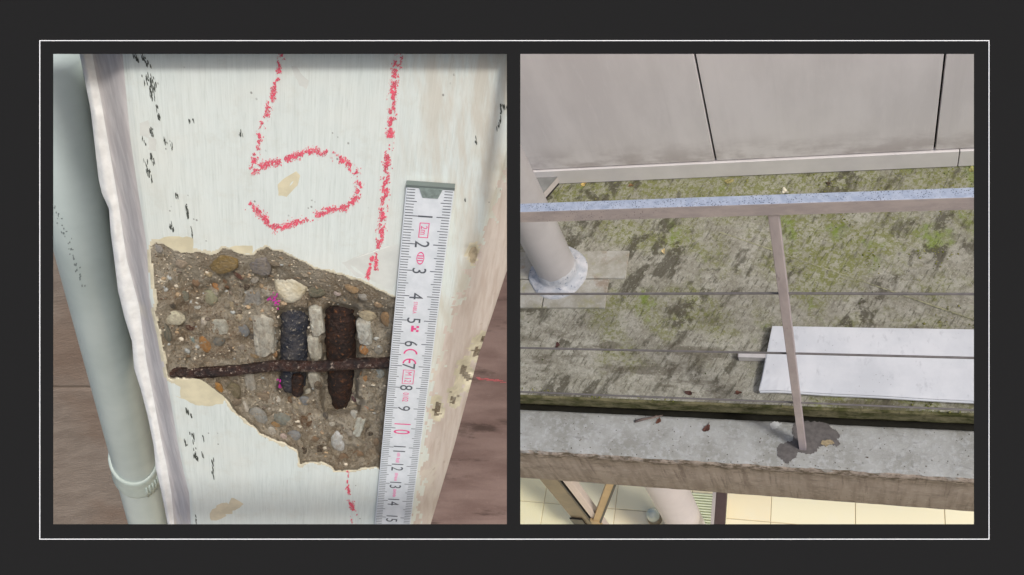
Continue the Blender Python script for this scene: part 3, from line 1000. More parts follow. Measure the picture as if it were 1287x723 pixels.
def ce_mark():
    vs, fs = [], []
    def arc(c, a, r, t0, t1, w):
        n = 16; s0 = len(vs)
        for k in range(n + 1):
            t = t0 + (t1 - t0) * k / n
            for q in (r, r - w):
                vs.append(RL(c + q * math.cos(t), a + q * math.sin(t) / (W_ * 100), .0025))
        for k in range(n): fs.append((s0 + 2 * k, s0 + 2 * k + 1, s0 + 2 * k + 3, s0 + 2 * k + 2))
    arc(6.45, .47, .23, math.pi * .5, math.pi * 1.5, .055)
    arc(6.88, .47, .23, math.pi * .5, math.pi * 1.5, .055)
    s0 = len(vs)
    for c, a in ((6.68, .447), (6.68, .493), (6.86, .493), (6.86, .447)): vs.append(RL(c, a, .0025))
    fs.append((s0, s0 + 1, s0 + 2, s0 + 3))
    mesh_obj('conformity_mark', vs, fs, PINK, ruler)


ce_mark()
ring_box(7.17, 7.82, .34, .62, .022, PINK, 'printed_box')
print_text('M 12', 7.5, .48, .16, PINK, 'lettering', .78)
print_text('0102', 8.45, .47, .14, PINK, 'lettering', .8)


def smudge(c0, c1, a0, a1, n, seed):
    r = random.Random(seed); vs, fs = [], []
    for k in range(n):
        c = c0 + (c1 - c0) * (k + .5) / n; w = (c1 - c0) / n * r.uniform(.25, .4); s0 = len(vs)
        aa, ab = a0 + r.uniform(0, .02), a1 - r.uniform(0, .03)
        vs += [RL(c - w, aa, .0025), RL(c - w, ab, .0025), RL(c + w, ab, .0025), RL(c + w, aa, .0025)]; fs.append((s0 + 3, s0 + 2, s0 + 1, s0))
    mesh_obj('small_print', vs, fs, PALE, ruler)


smudge(11.27, 11.5, .40, .50, 4, 1); smudge(11.56, 11.82, .39, .50, 4, 2)
smudge(12.38, 12.85, .40, .50, 8, 3); smudge(13.3, 13.78, .41, .51, 8, 4)
vs = [RL(.02, .27, .0027), RL(.02, .76, .0027), RL(.34, .68, .0027), RL(.34, .36, .0027)]
lo = [(x, y, .0022) for x, y, z in vs]
mesh_obj('metal_end', vs + lo, [(3, 2, 1, 0), (0, 1, 5, 4), (1, 2, 6, 5), (2, 3, 7, 6), (3, 0, 4, 7)], simple('dull_zinc', srgb(168, 182, 176), .35, .5, .5, vary=.2, scale=700), ruler)
vs = [RL(-.05, -.005, .0026), RL(-.05, 1.005, .0026), RL(.03, 1.005, .0026), RL(.03, -.005, .0026)]
lo = [(x, y, .0002) for x, y, z in vs]
mesh_obj('end_edge', vs + lo, [(3, 2, 1, 0), (0, 1, 5, 4), (1, 2, 6, 5), (2, 3, 7, 6), (3, 0, 4, 7)], simple('edge_zinc', srgb(128, 138, 134), .4, .4), ruler)

# ================================================================== conduit and wall behind
def camp(px, py, z):
    return cam_to_col([(px - CX) / F * z, (py - CY) / F * z, z])


PD = 0.0232
p_a = camp(119.3, 360, .3800); p_b = camp(170.1, 584, .5164)
pdir = unit(p_b - p_a)
conduit = empty('plastic_conduit', MCOL @ Matrix.Translation(Vector([float(c) for c in p_b])))
tag(conduit, 'grey green plastic conduit pipe running beside the white column', 'pipe')
MAT_PIPE = Mat('grey_green_plastic', srgb(160, 172, 168), .38, 0, .5)
MAT_PIPE.color(MAT_PIPE.mix(MAT_PIPE.ramp(MAT_PIPE.noise(40, 4), .3, .7), srgb(196, 206, 200), srgb(184, 195, 189)))
PR = PD / 2
pts = [pdir * t for t in np.linspace(-.30, .9, 13)]
vs, fs = tube(pts, PR, 40)
mesh_obj('pipe', vs, fs, MAT_PIPE.m, conduit, True)
# scratch along the pipe, on the side towards the camera
camc = cam_to_col([0, 0, 0]) - p_b
def pipe_pt(t, ang, r):
    ref = unit(camc - pdir * np.dot(camc, pdir)); sd_ = np.cross(pdir, ref)
    return pdir * t + (ref * math.cos(ang) + sd_ * math.sin(ang)) * r
side_sign = 1 if (pipe_pt(0, 1.0, PR) - pipe_pt(0, -1.0, PR))[0] > 0 else -1
vs, fs = [], []
r = random.Random(5)
for k in range(46):
    t = -.252 + .062 * k / 46 + r.gauss(0, .0008); a0 = -side_sign * (.75 - .45 * k / 46) + r.gauss(0, .05); s0 = len(vs)
    l, w = r.uniform(.0004, .0012), r.uniform(.01, .03)
    for (q, b) in ((-l, -w), (-l * .2, w), (l, w), (l * .3, -w)): vs.append(pipe_pt(t + q, a0 + b, PR + .00012))
    fs.append((s0, s0 + 1, s0 + 2, s0 + 3))
mesh_obj('scratch', vs, fs, simple('scratch_grey', srgb(134, 142, 139), .7), conduit)
# clip: saddle band with ribbed lug
def clip():
    seg = 48
    prof_ = [(-.0085, PR * 1.005), (-.0085, PR * 1.09), (-.0070, PR * 1.13), (-.0045, PR * 1.12), (.0035, PR * 1.10), (.0095, PR * 1.14), (.0108, PR * 1.12), (.0110, PR * 1.0)]
    vs, fs = [], []
    for (t, rr) in prof_:
        for k in range(seg):
            a = 2 * math.pi * k / seg
            dip = .0085 * (math.cos(a) - .2)             # sags at the front like a saddle
            vs.append(pipe_pt(t + dip, a, rr))
    n = len(prof_)
    for i in range(n - 1):
        for k in range(seg):
            k2 = (k + 1) % seg
            fs.append((i * seg + k, (i + 1) * seg + k, (i + 1) * seg + k2, i * seg + k2))
    o = mesh_obj('clip_band', vs, fs, MAT_CLIP, conduit, True)
    for s in (-1, 1):
        pass
    for k in range(5):
        a = side_sign * (.22 + .15 * k)
        q0 = pipe_pt(-.0005 + .0085 * (math.cos(a) - .2), a, PR * 1.12); q1 = pipe_pt(.0125 + .0085 * (math.cos(a) - .2), a, PR * 1.12)
        v_, f_ = tube([q0, (q0 + q1) / 2, q1], [.0005, .0007, .0005], 8)
        mesh_obj('rib', v_, f_, MAT_CLIP, o, True)


MAT_CLIP = simple('pale_clip_plastic', srgb(184, 195, 186), .4, vary=.05, scale=200)
side_sign = 1 if (pipe_pt(0, 1.0, PR) - pipe_pt(0, -1.0, PR))[0] > 0 else -1
clip()

wall = empty('concrete_wall', MCOL @ Matrix.Translation((-.1, -.3, -.33)))
tag(wall, 'brown stained board marked concrete wall behind the column and pipe', 'wall')


def wall_left_mat():
    M = Mat('brown_board_marked_concrete', rough=.85, spec=.25)
    s = M.noise(26, 6, .65, M.coord((1, 3, 1), rot=(0, 0, -.25)))
    g = M.noise(120, 5, .65, M.coord((1, 5, 1), rot=(0, 0, -.25)))
    base = M.mix(M.ramp(s, .32, .68), srgb(122, 110, 99), srgb(140, 128, 116))
    base = M.mix(M.ramp(g, .5, .72, 0, .30), base, srgb(160, 148, 136))
    base = M.mix(M.ramp(M.noise(9, 3), .45, .65, 0, .5), base, srgb(118, 96, 80))
    M.color(base); M.bump(g, .5, .002)
    return M.m


def wall_right_mat():
    M = Mat('pink_brown_concrete', rough=.8, spec=.25)
    s = M.noise(14, 6, .6, M.coord((1, 3, 1)))
    base = M.mix(M.ramp(s, .35, .66), srgb(148, 126, 118), srgb(126, 104, 97))
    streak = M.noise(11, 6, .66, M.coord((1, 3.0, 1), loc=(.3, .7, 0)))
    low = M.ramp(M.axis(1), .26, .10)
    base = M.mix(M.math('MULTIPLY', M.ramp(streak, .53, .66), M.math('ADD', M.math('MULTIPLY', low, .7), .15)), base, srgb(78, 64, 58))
    base = M.mix(M.ramp(M.noise(150, 5, .7), .58, .75, 0, .4), base, srgb(160, 139, 131))
    M.color(base); M.bump(M.noise(90, 6, .7), .5, .002)
    return M.m


WL, WR = wall_left_mat(), wall_right_mat()
jy = LV(100, 488, -.33)[1] + .3
bm = box_bm(-.62, -.02, jy + .0012, .62, -.08, 0, .002); bm_obj('wall_panel', bm, WL, wall)['label'] = 'upper brown board marked panel beside the pipe'
bm = box_bm(-.62, -.02, -.5, jy - .0012, -.08, 0, .002); bm_obj('wall_panel', bm, WL, wall)['label'] = 'lower brown board marked panel beside the pipe'
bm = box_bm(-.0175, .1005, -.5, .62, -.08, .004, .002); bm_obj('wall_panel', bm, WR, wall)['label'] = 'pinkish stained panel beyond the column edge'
vs, fs = [], []
r = random.Random(9)
for k in range(26):
    t = k / 26; x0, y0 = 601 + 34 * t, 475.5 + 5 * t + r.gauss(0, .8)
    p = LV(x0, y0, -.3255); s0 = len(vs)
    for (a, b) in ((-.0018, -.0004), (.0018, -.0003), (.0016, .0004), (-.0015, .0005)): vs.append((p[0] + a + .1, p[1] + b + .3, .0045))
    fs.append((s0, s0 + 1, s0 + 2, s0 + 3))
mesh_obj('crayon_line', vs, fs, simple('faint_red_crayon', srgb(204, 110, 112), .7), wall)

# ================================================================== dark board with two openings
ZB = 0.231


def bp(px, py, dz=0.0):
    """board frame (metres): x right, y up, z towards the camera"""
    return ((px - CX) / F * ZB, -(py - CY) / F * ZB, dz)


mb = np.eye(4)
mb[:3, 0] = ROT @ np.array([1, 0, 0]); mb[:3, 1] = ROT @ np.array([0, -1, 0]); mb[:3, 2] = ROT @ np.array([0, 0, -1])
mb[:3, 3] = CAM + ROT @ np.array([0, 0, ZB])
board = empty('display_board', Matrix(mb.tolist()))
tag(board, 'charcoal board with two square openings and a thin white outline', 'board')


def plate():
    outer = (-16, -14, 1303, 737)
    holes = ((67, 68, 637, 659), (654, 68, 1224, 659))
    X = [outer[0], 67, 637, 654, 1224, outer[2]]; Yp = [outer[1], 68, 659, outer[3]]
    TK = .002
    bm = bmesh.new()
    def grid(z, grow):
        g = {}
        for i, x in enumerate(X):
            for j, y in enumerate(Yp):
                gx = x; gy = y
                if 0 < i < 5: gx = x + (-grow if i in (1, 3) else grow)
                if i in (0, 5): gx = x
                if 0 < j < 3: gy = y + (-grow if j == 1 else grow)
                g[i, j] = bm.verts.new(bp(gx, gy, z))
        for i in range(5):
            for j in range(3):
                if j == 1 and i in (1, 3): continue
                bm.faces.new([g[i, j], g[i + 1, j], g[i + 1, j + 1], g[i, j + 1]])
        return g
    a = grid(0.0, 0.0); b = grid(-TK, 7.5)
    for (i0, i1) in ((1, 2), (3, 4)):
        for p, q in (((i0, 1), (i1, 1)), ((i1, 1), (i1, 2)), ((i1, 2), (i0, 2)), ((i0, 2), (i0, 1))):
            bm.faces.new([a[p], a[q], b[q], b[p]])
    rim = [(i, 0) for i in range(6)] + [(5, j) for j in (1, 2, 3)] + [(i, 3) for i in range(4, -1, -1)] + [(0, j) for j in (2, 1)]
    for p, q in zip(rim, rim[1:] + rim[:1]): bm.faces.new([a[p], a[q], b[q], b[p]])
    M = Mat('charcoal_board', (.0148, .0148, .0148, 1), .95, 0, .08)
    return bm_obj('plate', bm, M.m, board)


plate()
MAT_LINE = Mat('white_line_paint', (.92, .92, .92, 1), .6, 0, .3).m


def outline():
    t = .47
    x0, y0, x1, y1 = 50.5, 51.5, 1242.5, 677.5
    for (a, b, c, d) in ((x0 - t, y0 - t, x1 + t, y0 + t), (x0 - t, y1 - t, x1 + t, y1 + t), (x0 - t, y0 + t, x0 + t, y1 - t), (x1 - t, y0 + t, x1 + t, y1 - t)):
        p, q = bp(a, d), bp(c, b)
        bm_obj('outline_strip', box_bm(p[0], q[0], p[1], q[1], .00005, .00022), MAT_LINE, board)


outline()

# ================================================================== RIGHT: terrace
S = SCALE
ZS = 0.09 * S                                   # terrace floor above the kerb top
Y_IN = on_z(940, 527, 0)[1]                     # kerb, inner edge
Y_OUT = on_z(940, 586, 0)[1]                    # kerb, outer edge
Z_BOT = on_y(940, 623, Y_OUT)[2]                # underside of the kerb beam
Y_EDGE = on_z(940, 509.5, ZS)[1] + .006         # terrace slab edge
Y_WALL = on_z(940, 220, ZS)[1]                  # foot of the metal facade
Z_PL = on_y(940, 201, Y_WALL)[2]                # top of the plinth
XL, XR = -3.2, 2.6


def deck_mat():
    M = Mat('mossy_concrete', rough=.9, spec=.2)
    big = M.noise(2.2, 5, .6, M.coord(loc=(3, 1, 0)))
    med = M.noise(9, 7, .68)
    fine = M.noise(75, 7, .75)
    grit = M.noise(330, 4, .75)
    base = M.mix(M.ramp(med, .35, .65), srgb(138, 135, 122), srgb(166, 164, 152))
    base = M.mix(M.ramp(fine, .47, .58, 0, .62), base, srgb(120, 116, 102))
    base = M.mix(M.ramp(M.noise(120, 5, .75, M.coord(loc=(8, 3, 1))), .54, .64, 0, .5), base, srgb(186, 183, 170))
    # moss: yellow green film in drifts, thicker away from the pillar and along the facade
    x, y = M.axis(0), M.axis(1)
    right = M.ramp(x, -.75, .25)
    far = M.ramp(y, .45, .95)
    wall_band = M.ramp(y, Y_WALL - .20, Y_WALL - .06)
    drift = M.noise(3.4, 6, .65, M.coord((1, 1.5, 1), rot=(0, 0, .6)))
    lvl = M.math('ADD', drift, M.math('ADD', M.math('MULTIPLY', right, .07), M.math('ADD', M.math('MULTIPLY', far, .05), M.math('MULTIPLY', wall_band, .12))))
    moss = M.math('MULTIPLY', M.ramp(lvl, .50, .66), M.ramp(fine, .44, .56, .25, 1.0))
    base = M.mix(M.math('MULTIPLY', moss, .80), base, srgb(116, 120, 62))
    lime = M.math('MULTIPLY', M.ramp(M.noise(7, 6, .7, M.coord((1, .7, 1), loc=(7, 4, 0))), .56, .68), M.ramp(lvl, .48, .62))
    base = M.mix(M.math('MULTIPLY', lime, .75), base, srgb(112, 132, 44))
    # black algae stains, brushed one way
    d1 = M.noise(4.2, 6, .62, M.coord((2.8, .8, 1), rot=(0, 0, .45), loc=(1, 5, 0)))
    d2 = M.noise(16, 5, .65, M.coord((1.0, 1.0, 1), loc=(4, 4, 0)))
    dark = M.math('MULTIPLY', M.ramp(d1, .49, .60), M.ramp(d2, .45, .53))
    base = M.mix(M.math('MULTIPLY', dark, .82), base, srgb(74, 70, 58))
    d3 = M.noise(6, 6, .65, M.coord((.8, 2.6, 1), loc=(2, 8, 0)))
    base = M.mix(M.math('MULTIPLY', M.math('MULTIPLY', M.ramp(d3, .50, .62), M.ramp(y, .55, .25)), .72), base, srgb(92, 86, 74))
    base = M.mix(M.ramp(grit, .42, .32, 0, .5), base, srgb(76, 74, 58))
    base = M.mix(M.math('MULTIPLY', M.ramp(M.noise(130, 5, .7, M.coord((1, 1, 1), loc=(6, 1, 2))), .59, .66), .5), base, srgb(180, 178, 162))
    base = M.mix(M.math('MULTIPLY', M.ramp(M.noise(38, 6, .75, M.coord((3.2, .5, 1), rot=(0, 0, .45), loc=(5, 9, 0))), .54, .62), .62), base, srgb(70, 67, 54))
    M.color(base)
    M.bump(M.math('ADD', fine, M.math('MULTIPLY', grit, .5)), .6, .005)
    return M.m


def edge_mat():
    M = Mat('mossy_slab_edge', rough=.95, spec=.15)
    a = M.noise(12, 6, .7, M.coord((1, 1, 2)))
    b = M.noise(70, 5, .7)
    base = M.mix(M.ramp(a, .35, .62), srgb(66, 68, 36), srgb(122, 116, 88))
    base = M.mix(M.ramp(b, .5, .7, 0, .6), base, srgb(40, 40, 26))
    M.color(base); M.bump(b, .7, .006)
    return M.m


MAT_DECK, MAT_EDGE = deck_mat(), edge_mat()
deck = empty('terrace_floor'); deck['kind'] = 'structure'


def deck_mesh():
    xs = np.linspace(XL, XR, 150); ys = np.linspace(Y_EDGE, Y_WALL + .25, 60)
    GX, GY = np.meshgrid(xs, ys)
    Zg = ZS + .003 * vnoise(GX * 2.2, GY * 2.2, 91, 3) - .004 * smooth01((Y_EDGE + .03 - GY) / .03)
    vs = list(np.stack([GX, GY, Zg], -1).reshape(-1, 3)); nx = len(xs)
    fs = [(j * nx + i, j * nx + i + 1, (j + 1) * nx + i + 1, (j + 1) * nx + i) for j in range(len(ys) - 1) for i in range(nx - 1)]
    return mesh_obj('slab_top', vs, fs, MAT_DECK, deck, True)


deck_mesh()
# edge of the slab: lip, groove, face
def edge_profile():
    prof_ = [(Y_EDGE, ZS - .004), (Y_EDGE - .006, ZS - .010), (Y_EDGE - .006, ZS - .022), (Y_EDGE + .010, ZS - .024), (Y_EDGE + .010, ZS - .031), (Y_EDGE - .002, ZS - .033), (Y_EDGE + .000, ZS - .080), (Y_EDGE + .05, ZS - .084), (Y_EDGE + .05, Z_BOT - .02), (Y_WALL + .25, Z_BOT - .02)]
    xs = np.linspace(XL, XR, 220); vs, fs = [], []
    for k, (y, z) in enumerate(prof_):
        for x in xs:
            j = 0 if k in (0, 9) else .003 * float(vnoise(np.array(x * 25), np.array(k * .6), 93, 3))
            vs.append((x, y + j, z + (.0015 * float(vnoise(np.array(x * 40), np.array(k * 1.7), 95, 2)) if k in (1, 2, 3, 4, 5) else 0)))
    n = len(xs)
    for k in range(len(prof_) - 1):
        for i in range(n - 1): fs.append((k * n + i, (k + 1) * n + i, (k + 1) * n + i + 1, k * n + i + 1))
    return mesh_obj('slab_edge', vs, fs, MAT_EDGE, deck, False)


edge_profile()
# gutter bed under the gap, its dark colour standing in for the shade
bm_obj('gap_bed', box_bm(XL, XR, Y_IN - .02, Y_EDGE + .049, Z_BOT + .01, -.09), simple('gap_shade', srgb(34, 32, 24), .6, vary=.3), deck)

# pavers round the pillar foot (each set 6 mm proud)
MAT_PAV = Mat('pale_paver', rough=.85, spec=.25)
_n = MAT_PAV.noise(14, 6, .65); _f = MAT_PAV.noise(120, 5, .7)
_c = MAT_PAV.mix(MAT_PAV.ramp(_n, .34, .66), srgb(168, 166, 158), srgb(144, 141, 128))
_c = MAT_PAV.mix(MAT_PAV.ramp(MAT_PAV.noise(9, 5, .7, MAT_PAV.coord(loc=(4, 2, 1))), .52, .68, 0, .7), _c, srgb(142, 140, 96))
_c = MAT_PAV.mix(MAT_PAV.ramp(MAT_PAV.noise(11, 5, .7, MAT_PAV.coord(loc=(9, 5, 1))), .56, .68, 0, .6), _c, srgb(132, 112, 92))
_c = MAT_PAV.mix(MAT_PAV.ramp(_f, .54, .74, 0, .4), _c, srgb(206, 202, 194))
MAT_PAV.color(_c); MAT_PAV.bump(_f, .5, .003)
xj = on_z(745, 388, ZS)[0]; yj = on_z(745, 388, ZS)[1]
tw = on_z(745, 388, ZS)[0] - on_z(696, 388, ZS)[0]
ty = on_z(770, 318, ZS)[1] - yj
for i in range(5):
    for j in range(2):
        x1 = xj + .045 - i * .235 + (.06 if j else 0); y0 = yj + j * (ty * .52)
        bm = box_bm(x1 - .231, x1, y0, y0 + ty * .52 - .004, ZS - .02, ZS + .0065, .0015, 1)
        for v in bm.verts:
            v.co.x += random.uniform(-.001, .001); v.co.z += random.uniform(-.0006, .0012) if v.co.z > ZS else 0
        bm_obj('paver', bm, MAT_PAV.m, deck)
# faint raised seam running across the floor
a, b = on_z(905, 292, ZS), on_z(1224, 402, ZS)
pts = [a + (b - a) * t for t in np.linspace(0, 1.25, 24)]
vs, fs = [], []
dn = unit(np.array([-(b - a)[1], (b - a)[0], 0]))
for i, p in enumerate(pts):
    w = .0022 * (1 + .5 * float(vnoise(np.array(i * .7), np.array(0.0), 96, 2)))
    for (q, h) in ((-w, .0005), (0, .0035), (w, .0005)): vs.append(p + dn * q + np.array([0, 0, h]))
for i in range(len(pts) - 1):
    for k in (0, 1): fs.append((3 * i + k, 3 * i + k + 1, 3 * i + k + 4, 3 * i + k + 3))
mesh_obj('seam', vs, fs, simple('pale_seam', srgb(146, 144, 116), .9, vary=.35, scale=90), deck, True)

# ---- kerb beam
def kerb_mat():
    M = Mat('kerb_concrete', rough=.82, spec=.25)
    a = M.noise(7, 6, .65); f = M.noise(55, 6, .7); g = M.noise(220, 4, .7)
    base = M.mix(M.ramp(a, .35, .65), srgb(168, 169, 166), srgb(142, 142, 136))
    base = M.mix(M.ramp(f, .47, .64, 0, .4), base, srgb(190, 192, 194))
    scuff = M.math('MULTIPLY', M.ramp(M.noise(18, 6, .7, M.coord((.5, 3, 1), rot=(0, 0, .1))), .55, .68), M.ramp(f, .42, .6))
    base = M.mix(M.math('MULTIPLY', scuff, .5), base, srgb(104, 102, 96))
    hole = M.math('MULTIPLY', M.ramp(M.voro(60), .08, .13, 1, 0), M.ramp(M.noise(9, 2), .54, .60))
    base = M.mix(hole, base, srgb(60, 54, 46))
    # outer face: brown weathering, drips, and a darker band below the arris
    geo = M.new('ShaderNodeNewGeometry'); sp = M.new('ShaderNodeSeparateXYZ'); M.t.links.new(geo.outputs['True Normal'], sp.inputs[0])
    front = M.ramp(sp.outputs[1], -.35, -.8)
    drip = M.noise(34, 5, .6, M.coord((1, 1, .10)))
    fc = M.mix(M.ramp(drip, .38, .70), srgb(160, 147, 134), srgb(137, 124, 112))
    fc = M.mix(M.ramp(M.noise(10, 6, .7, M.coord((1, 1, 2.5))), .5, .7, 0, .6), fc, srgb(112, 100, 88))
    fc = M.mix(M.ramp(M.noise(60, 4, .6, M.coord((1, 1, .06), loc=(3, 1, 0))), .56, .70, 0, .6), fc, srgb(100, 86, 76))
    fc = M.mix(M.ramp(f, .50, .70, 0, .5), fc, srgb(180, 170, 156))
    fc = M.mix(M.math('MULTIPLY', M.ramp(M.axis(2), -Z_BOT - .075, -Z_BOT - .03), M.ramp(M.noise(26, 6, .7, M.coord((1, 1, 2.5), loc=(2, 2, 2))), .44, .58)), fc, srgb(92, 82, 68))
    fc = M.mix(M.math('MULTIPLY', hole, .9), fc, srgb(50, 42, 36))
    base = M.mix(front, base, fc)
    M.color(base); M.bump(M.math('ADD', f, M.math('MULTIPLY', g, .5)), .6, .004)
    return M.m


MAT_KERB = kerb_mat()
kerb = empty('concrete_kerb', loc=(0, (Y_IN + Y_OUT) / 2, Z_BOT))
tag(kerb, 'weathered grey concrete kerb beam along the terrace edge under the railing', 'kerb')
def kerb_beam():
    oy, oz = (Y_IN + Y_OUT) / 2, Z_BOT
    prof_ = [(Y_IN, Z_BOT), (Y_IN, -.012), (Y_IN - .004, -.002), (Y_IN - .012, 0)]
    prof_ += [(Y_IN - .012 + (Y_OUT + .016 - Y_IN + .012) * t, 0) for t in (.2, .4, .6, .8, 1)]
    prof_ += [(Y_OUT + .007, -.003), (Y_OUT + .001, -.011), (Y_OUT - .001, -.022), (Y_OUT + .004, -.032), (Y_OUT + .002, -.12), (Y_OUT, Z_BOT + .01), (Y_OUT + .006, Z_BOT)]
    xs = np.linspace(XL, XR, 420); n = len(xs); vs, fs = [], []
    for k, (y, z) in enumerate(prof_):
        wob = {8: .002, 9: .005, 10: .006, 11: .006, 12: .007}.get(k, .0012)
        jy_ = wob * vnoise(xs * 30, xs * 0 + k * .5, 101, 4); jz_ = (wob if 9 <= k <= 12 else .0008) * vnoise(xs * 30, xs * 0 + k * .5 + 9, 103, 4)
        if k in (0, len(prof_) - 1): jy_ = jy_ * 0; jz_ = jz_ * 0
        for i, x in enumerate(xs): vs.append((x, y - oy + jy_[i], z - oz + jz_[i]))
    m_ = len(prof_)
    for k in range(m_):
        k2 = (k + 1) % m_
        for i in range(n - 1): fs.append((k * n + i, k2 * n + i, k2 * n + i + 1, k * n + i + 1))
    fs.append(tuple(k * n for k in range(m_))); fs.append(tuple(k * n + n - 1 for k in range(m_))[::-1])
    o = mesh_obj('beam', vs, fs, MAT_KERB, kerb, True)
    bmm = bmesh.new(); bmm.from_mesh(o.data); bmesh.ops.recalc_face_normals(bmm, faces=bmm.faces); bmm.to_mesh(o.data); bmm.free()


kerb_beam()
MAT_MORTAR = simple('dark_repair_mortar', srgb(94, 90, 88), .7, vary=.18, scale=70, bump=.4, bd=.002)
MORT = [(1000, 529), (1012, 530), (1030, 530), (1042, 533), (1044, 538), (1052, 542), (1055, 547), (1053, 552), (1056, 558), (1051, 562), (1045, 559), (1036, 560), (1029, 561), (1026, 568), (1018, 571),
        (1008, 569), (1003, 568), (1000, 575), (994, 579), (990, 584), (986, 581), (982, 577), (977, 573), (977, 565), (979, 558), (988, 556), (995, 555), (998, 550), (995, 545), (996, 538)]


def flat_blob(name, pts, z, th, mat, parent, org, jag=.0015, seed=1, sub=6):
    r = random.Random(seed); out = []
    for (a, b) in zip(pts, pts[1:] + pts[:1]):
        A, B = on_z(*a, z), on_z(*b, z)
        for k in range(sub):
            t = k / sub; out.append(A + (B - A) * t + np.array([r.gauss(0, jag), r.gauss(0, jag), 0]))
    c = np.mean(out, 0); n = len(out); vs = []
    for h in (-.002, th):
        for q in out: vs.append((q[0] - org[0], q[1] - org[1], z + h - org[2]))
    fs = []
    for i in range(n): fs.append((i, (i + 1) % n, n + (i + 1) % n, n + i))
    fs.append(tuple(n + i for i in range(n)))
    o = mesh_obj(name, vs, fs, mat, parent, False)
    bmm = bmesh.new(); bmm.from_mesh(o.data); bmesh.ops.recalc_face_normals(bmm, faces=bmm.faces)
    bmesh.ops.triangulate(bmm, faces=[f_ for f_ in bmm.faces if len(f_.verts) > 4])
    bmm.to_mesh(o.data); bmm.free()
    return o


KO = (0, (Y_IN + Y_OUT) / 2, Z_BOT)
flat_blob('mortar_patch', MORT, 0, .0014, MAT_MORTAR, kerb, KO, seed=4)['label'] = 'dark mortar patch round the post foot'
flat_blob('mortar_crumb', [(1034, 553), (1044, 553), (1049, 557), (1040, 561), (1031, 559)], .0005, .003, simple('tan_mortar', srgb(150, 136, 108), .9, vary=.2, scale=90), kerb, KO, seed=5)
flat_blob('chalk_smear', [(967, 533), (975, 530), (982, 532), (978, 537), (970, 540)], .0004, .0012, simple('chalk_white', srgb(186, 187, 185), .9, vary=.1, scale=60), kerb, KO, seed=6, jag=.0012)

# ---- railing
def rail_mat(speck):
    M = Mat('sky_tinted_rail_top' if speck else 'galvanised_rail', rough=.5, spec=.5, metal=.08)
    n = M.noise(60, 5, .65); s = M.noise(30, 5, .65, M.coord((.6, 1, 1)))
    if speck:
        base = M.mix(M.ramp(n, .35, .65), srgb(182, 190, 204), srgb(160, 170, 188))  # blue sky reflection painted into the top colour
        dots = M.math('MULTIPLY', M.ramp(M.voro(260), .22, .34, 1, 0), M.ramp(s, .40, .56))
        base = M.mix(M.math('MULTIPLY', dots, .85), base, srgb(62, 64, 76))
        dots2 = M.ramp(M.voro(150, M.coord(loc=(1, 2, 3))), .10, .17, 1, 0)
        base = M.mix(M.math('MULTIPLY', dots2, .6), base, srgb(84, 86, 98))
    else:
        base = M.mix(M.ramp(s, .35, .65), srgb(184, 172, 170), srgb(166, 155, 156))
        base = M.mix(M.math('MULTIPLY', M.ramp(M.voro(200, M.coord((1, 1, .7))), .12, .24, 1, 0), M.ramp(M.noise(5, 3), .48, .6)), base, srgb(104, 92, 98))
    M.color(base); M.bump(n, .2, .001)
    return M.m


railing = empty('railing', loc=(0, 0, 0))
tag(railing, 'metal railing with speckled flat top rail, square post and three wires', 'railing')
RT, RF = rail_mat(True), rail_mat(False)
zt = on_y(940, 257.5, -.012)[2]
yb = on_z(940, 245.5, zt)[1]; yf = -.012
zb_ = on_y(940, 272, yf)[2]
bm = box_bm(XL, XR, yf, yb, zb_, zt, .0018, 2)
o = bm_obj('top_rail', bm, RT, railing)
o.data.materials.append(RF)
for p in o.data.polygons:
    if p.normal.z < .6: p.material_index = 1
MAT_POST = Mat('mauve_grey_post', rough=.55, spec=.45, metal=.15)
_s = MAT_POST.noise(20, 5, .6, MAT_POST.coord((1, 1, .3)))
_c = MAT_POST.mix(MAT_POST.ramp(_s, .35, .66), srgb(182, 171, 172), srgb(160, 149, 152))
MAT_POST.color(MAT_POST.mix(MAT_POST.ramp(MAT_POST.noise(60, 5, .7, MAT_POST.coord((1, 1, .25))), .60, .74, 0, .6), _c, srgb(104, 92, 96)))
for px_ in (0.0, -1.55, 1.55):
    w = .0105
    bm_obj('post', box_bm(px_ - w, px_ + w, yf + .004, yf + .004 + 2 * w, -.02, zb_ - .0005, .0015, 2), MAT_POST.m, railing)
MAT_WIRE = simple('steel_wire', srgb(108, 104, 102), .5, .2, .5, vary=.15)
yw = yf + .004 + w
for (pl, pm_, pr) in (((654, 370), (983, 366.5), (1224, 369.5)), ((654, 437), (994, 443), (1224, 450)), ((654, 494.5), (1003, 503), (1224, 515))):
    zz = np.mean([on_y(*q, yw)[2] for q in (pl, pm_, pr)])
    pts = [(x, yw, zz - .004 * (1 - ((x % 1.55) / .775 - 1) ** 2)) for x in np.linspace(XL, XR, 60)]
    vs, fs = tube(pts, .0031, 8)
    mesh_obj('wire', vs, fs, MAT_WIRE, railing, True)

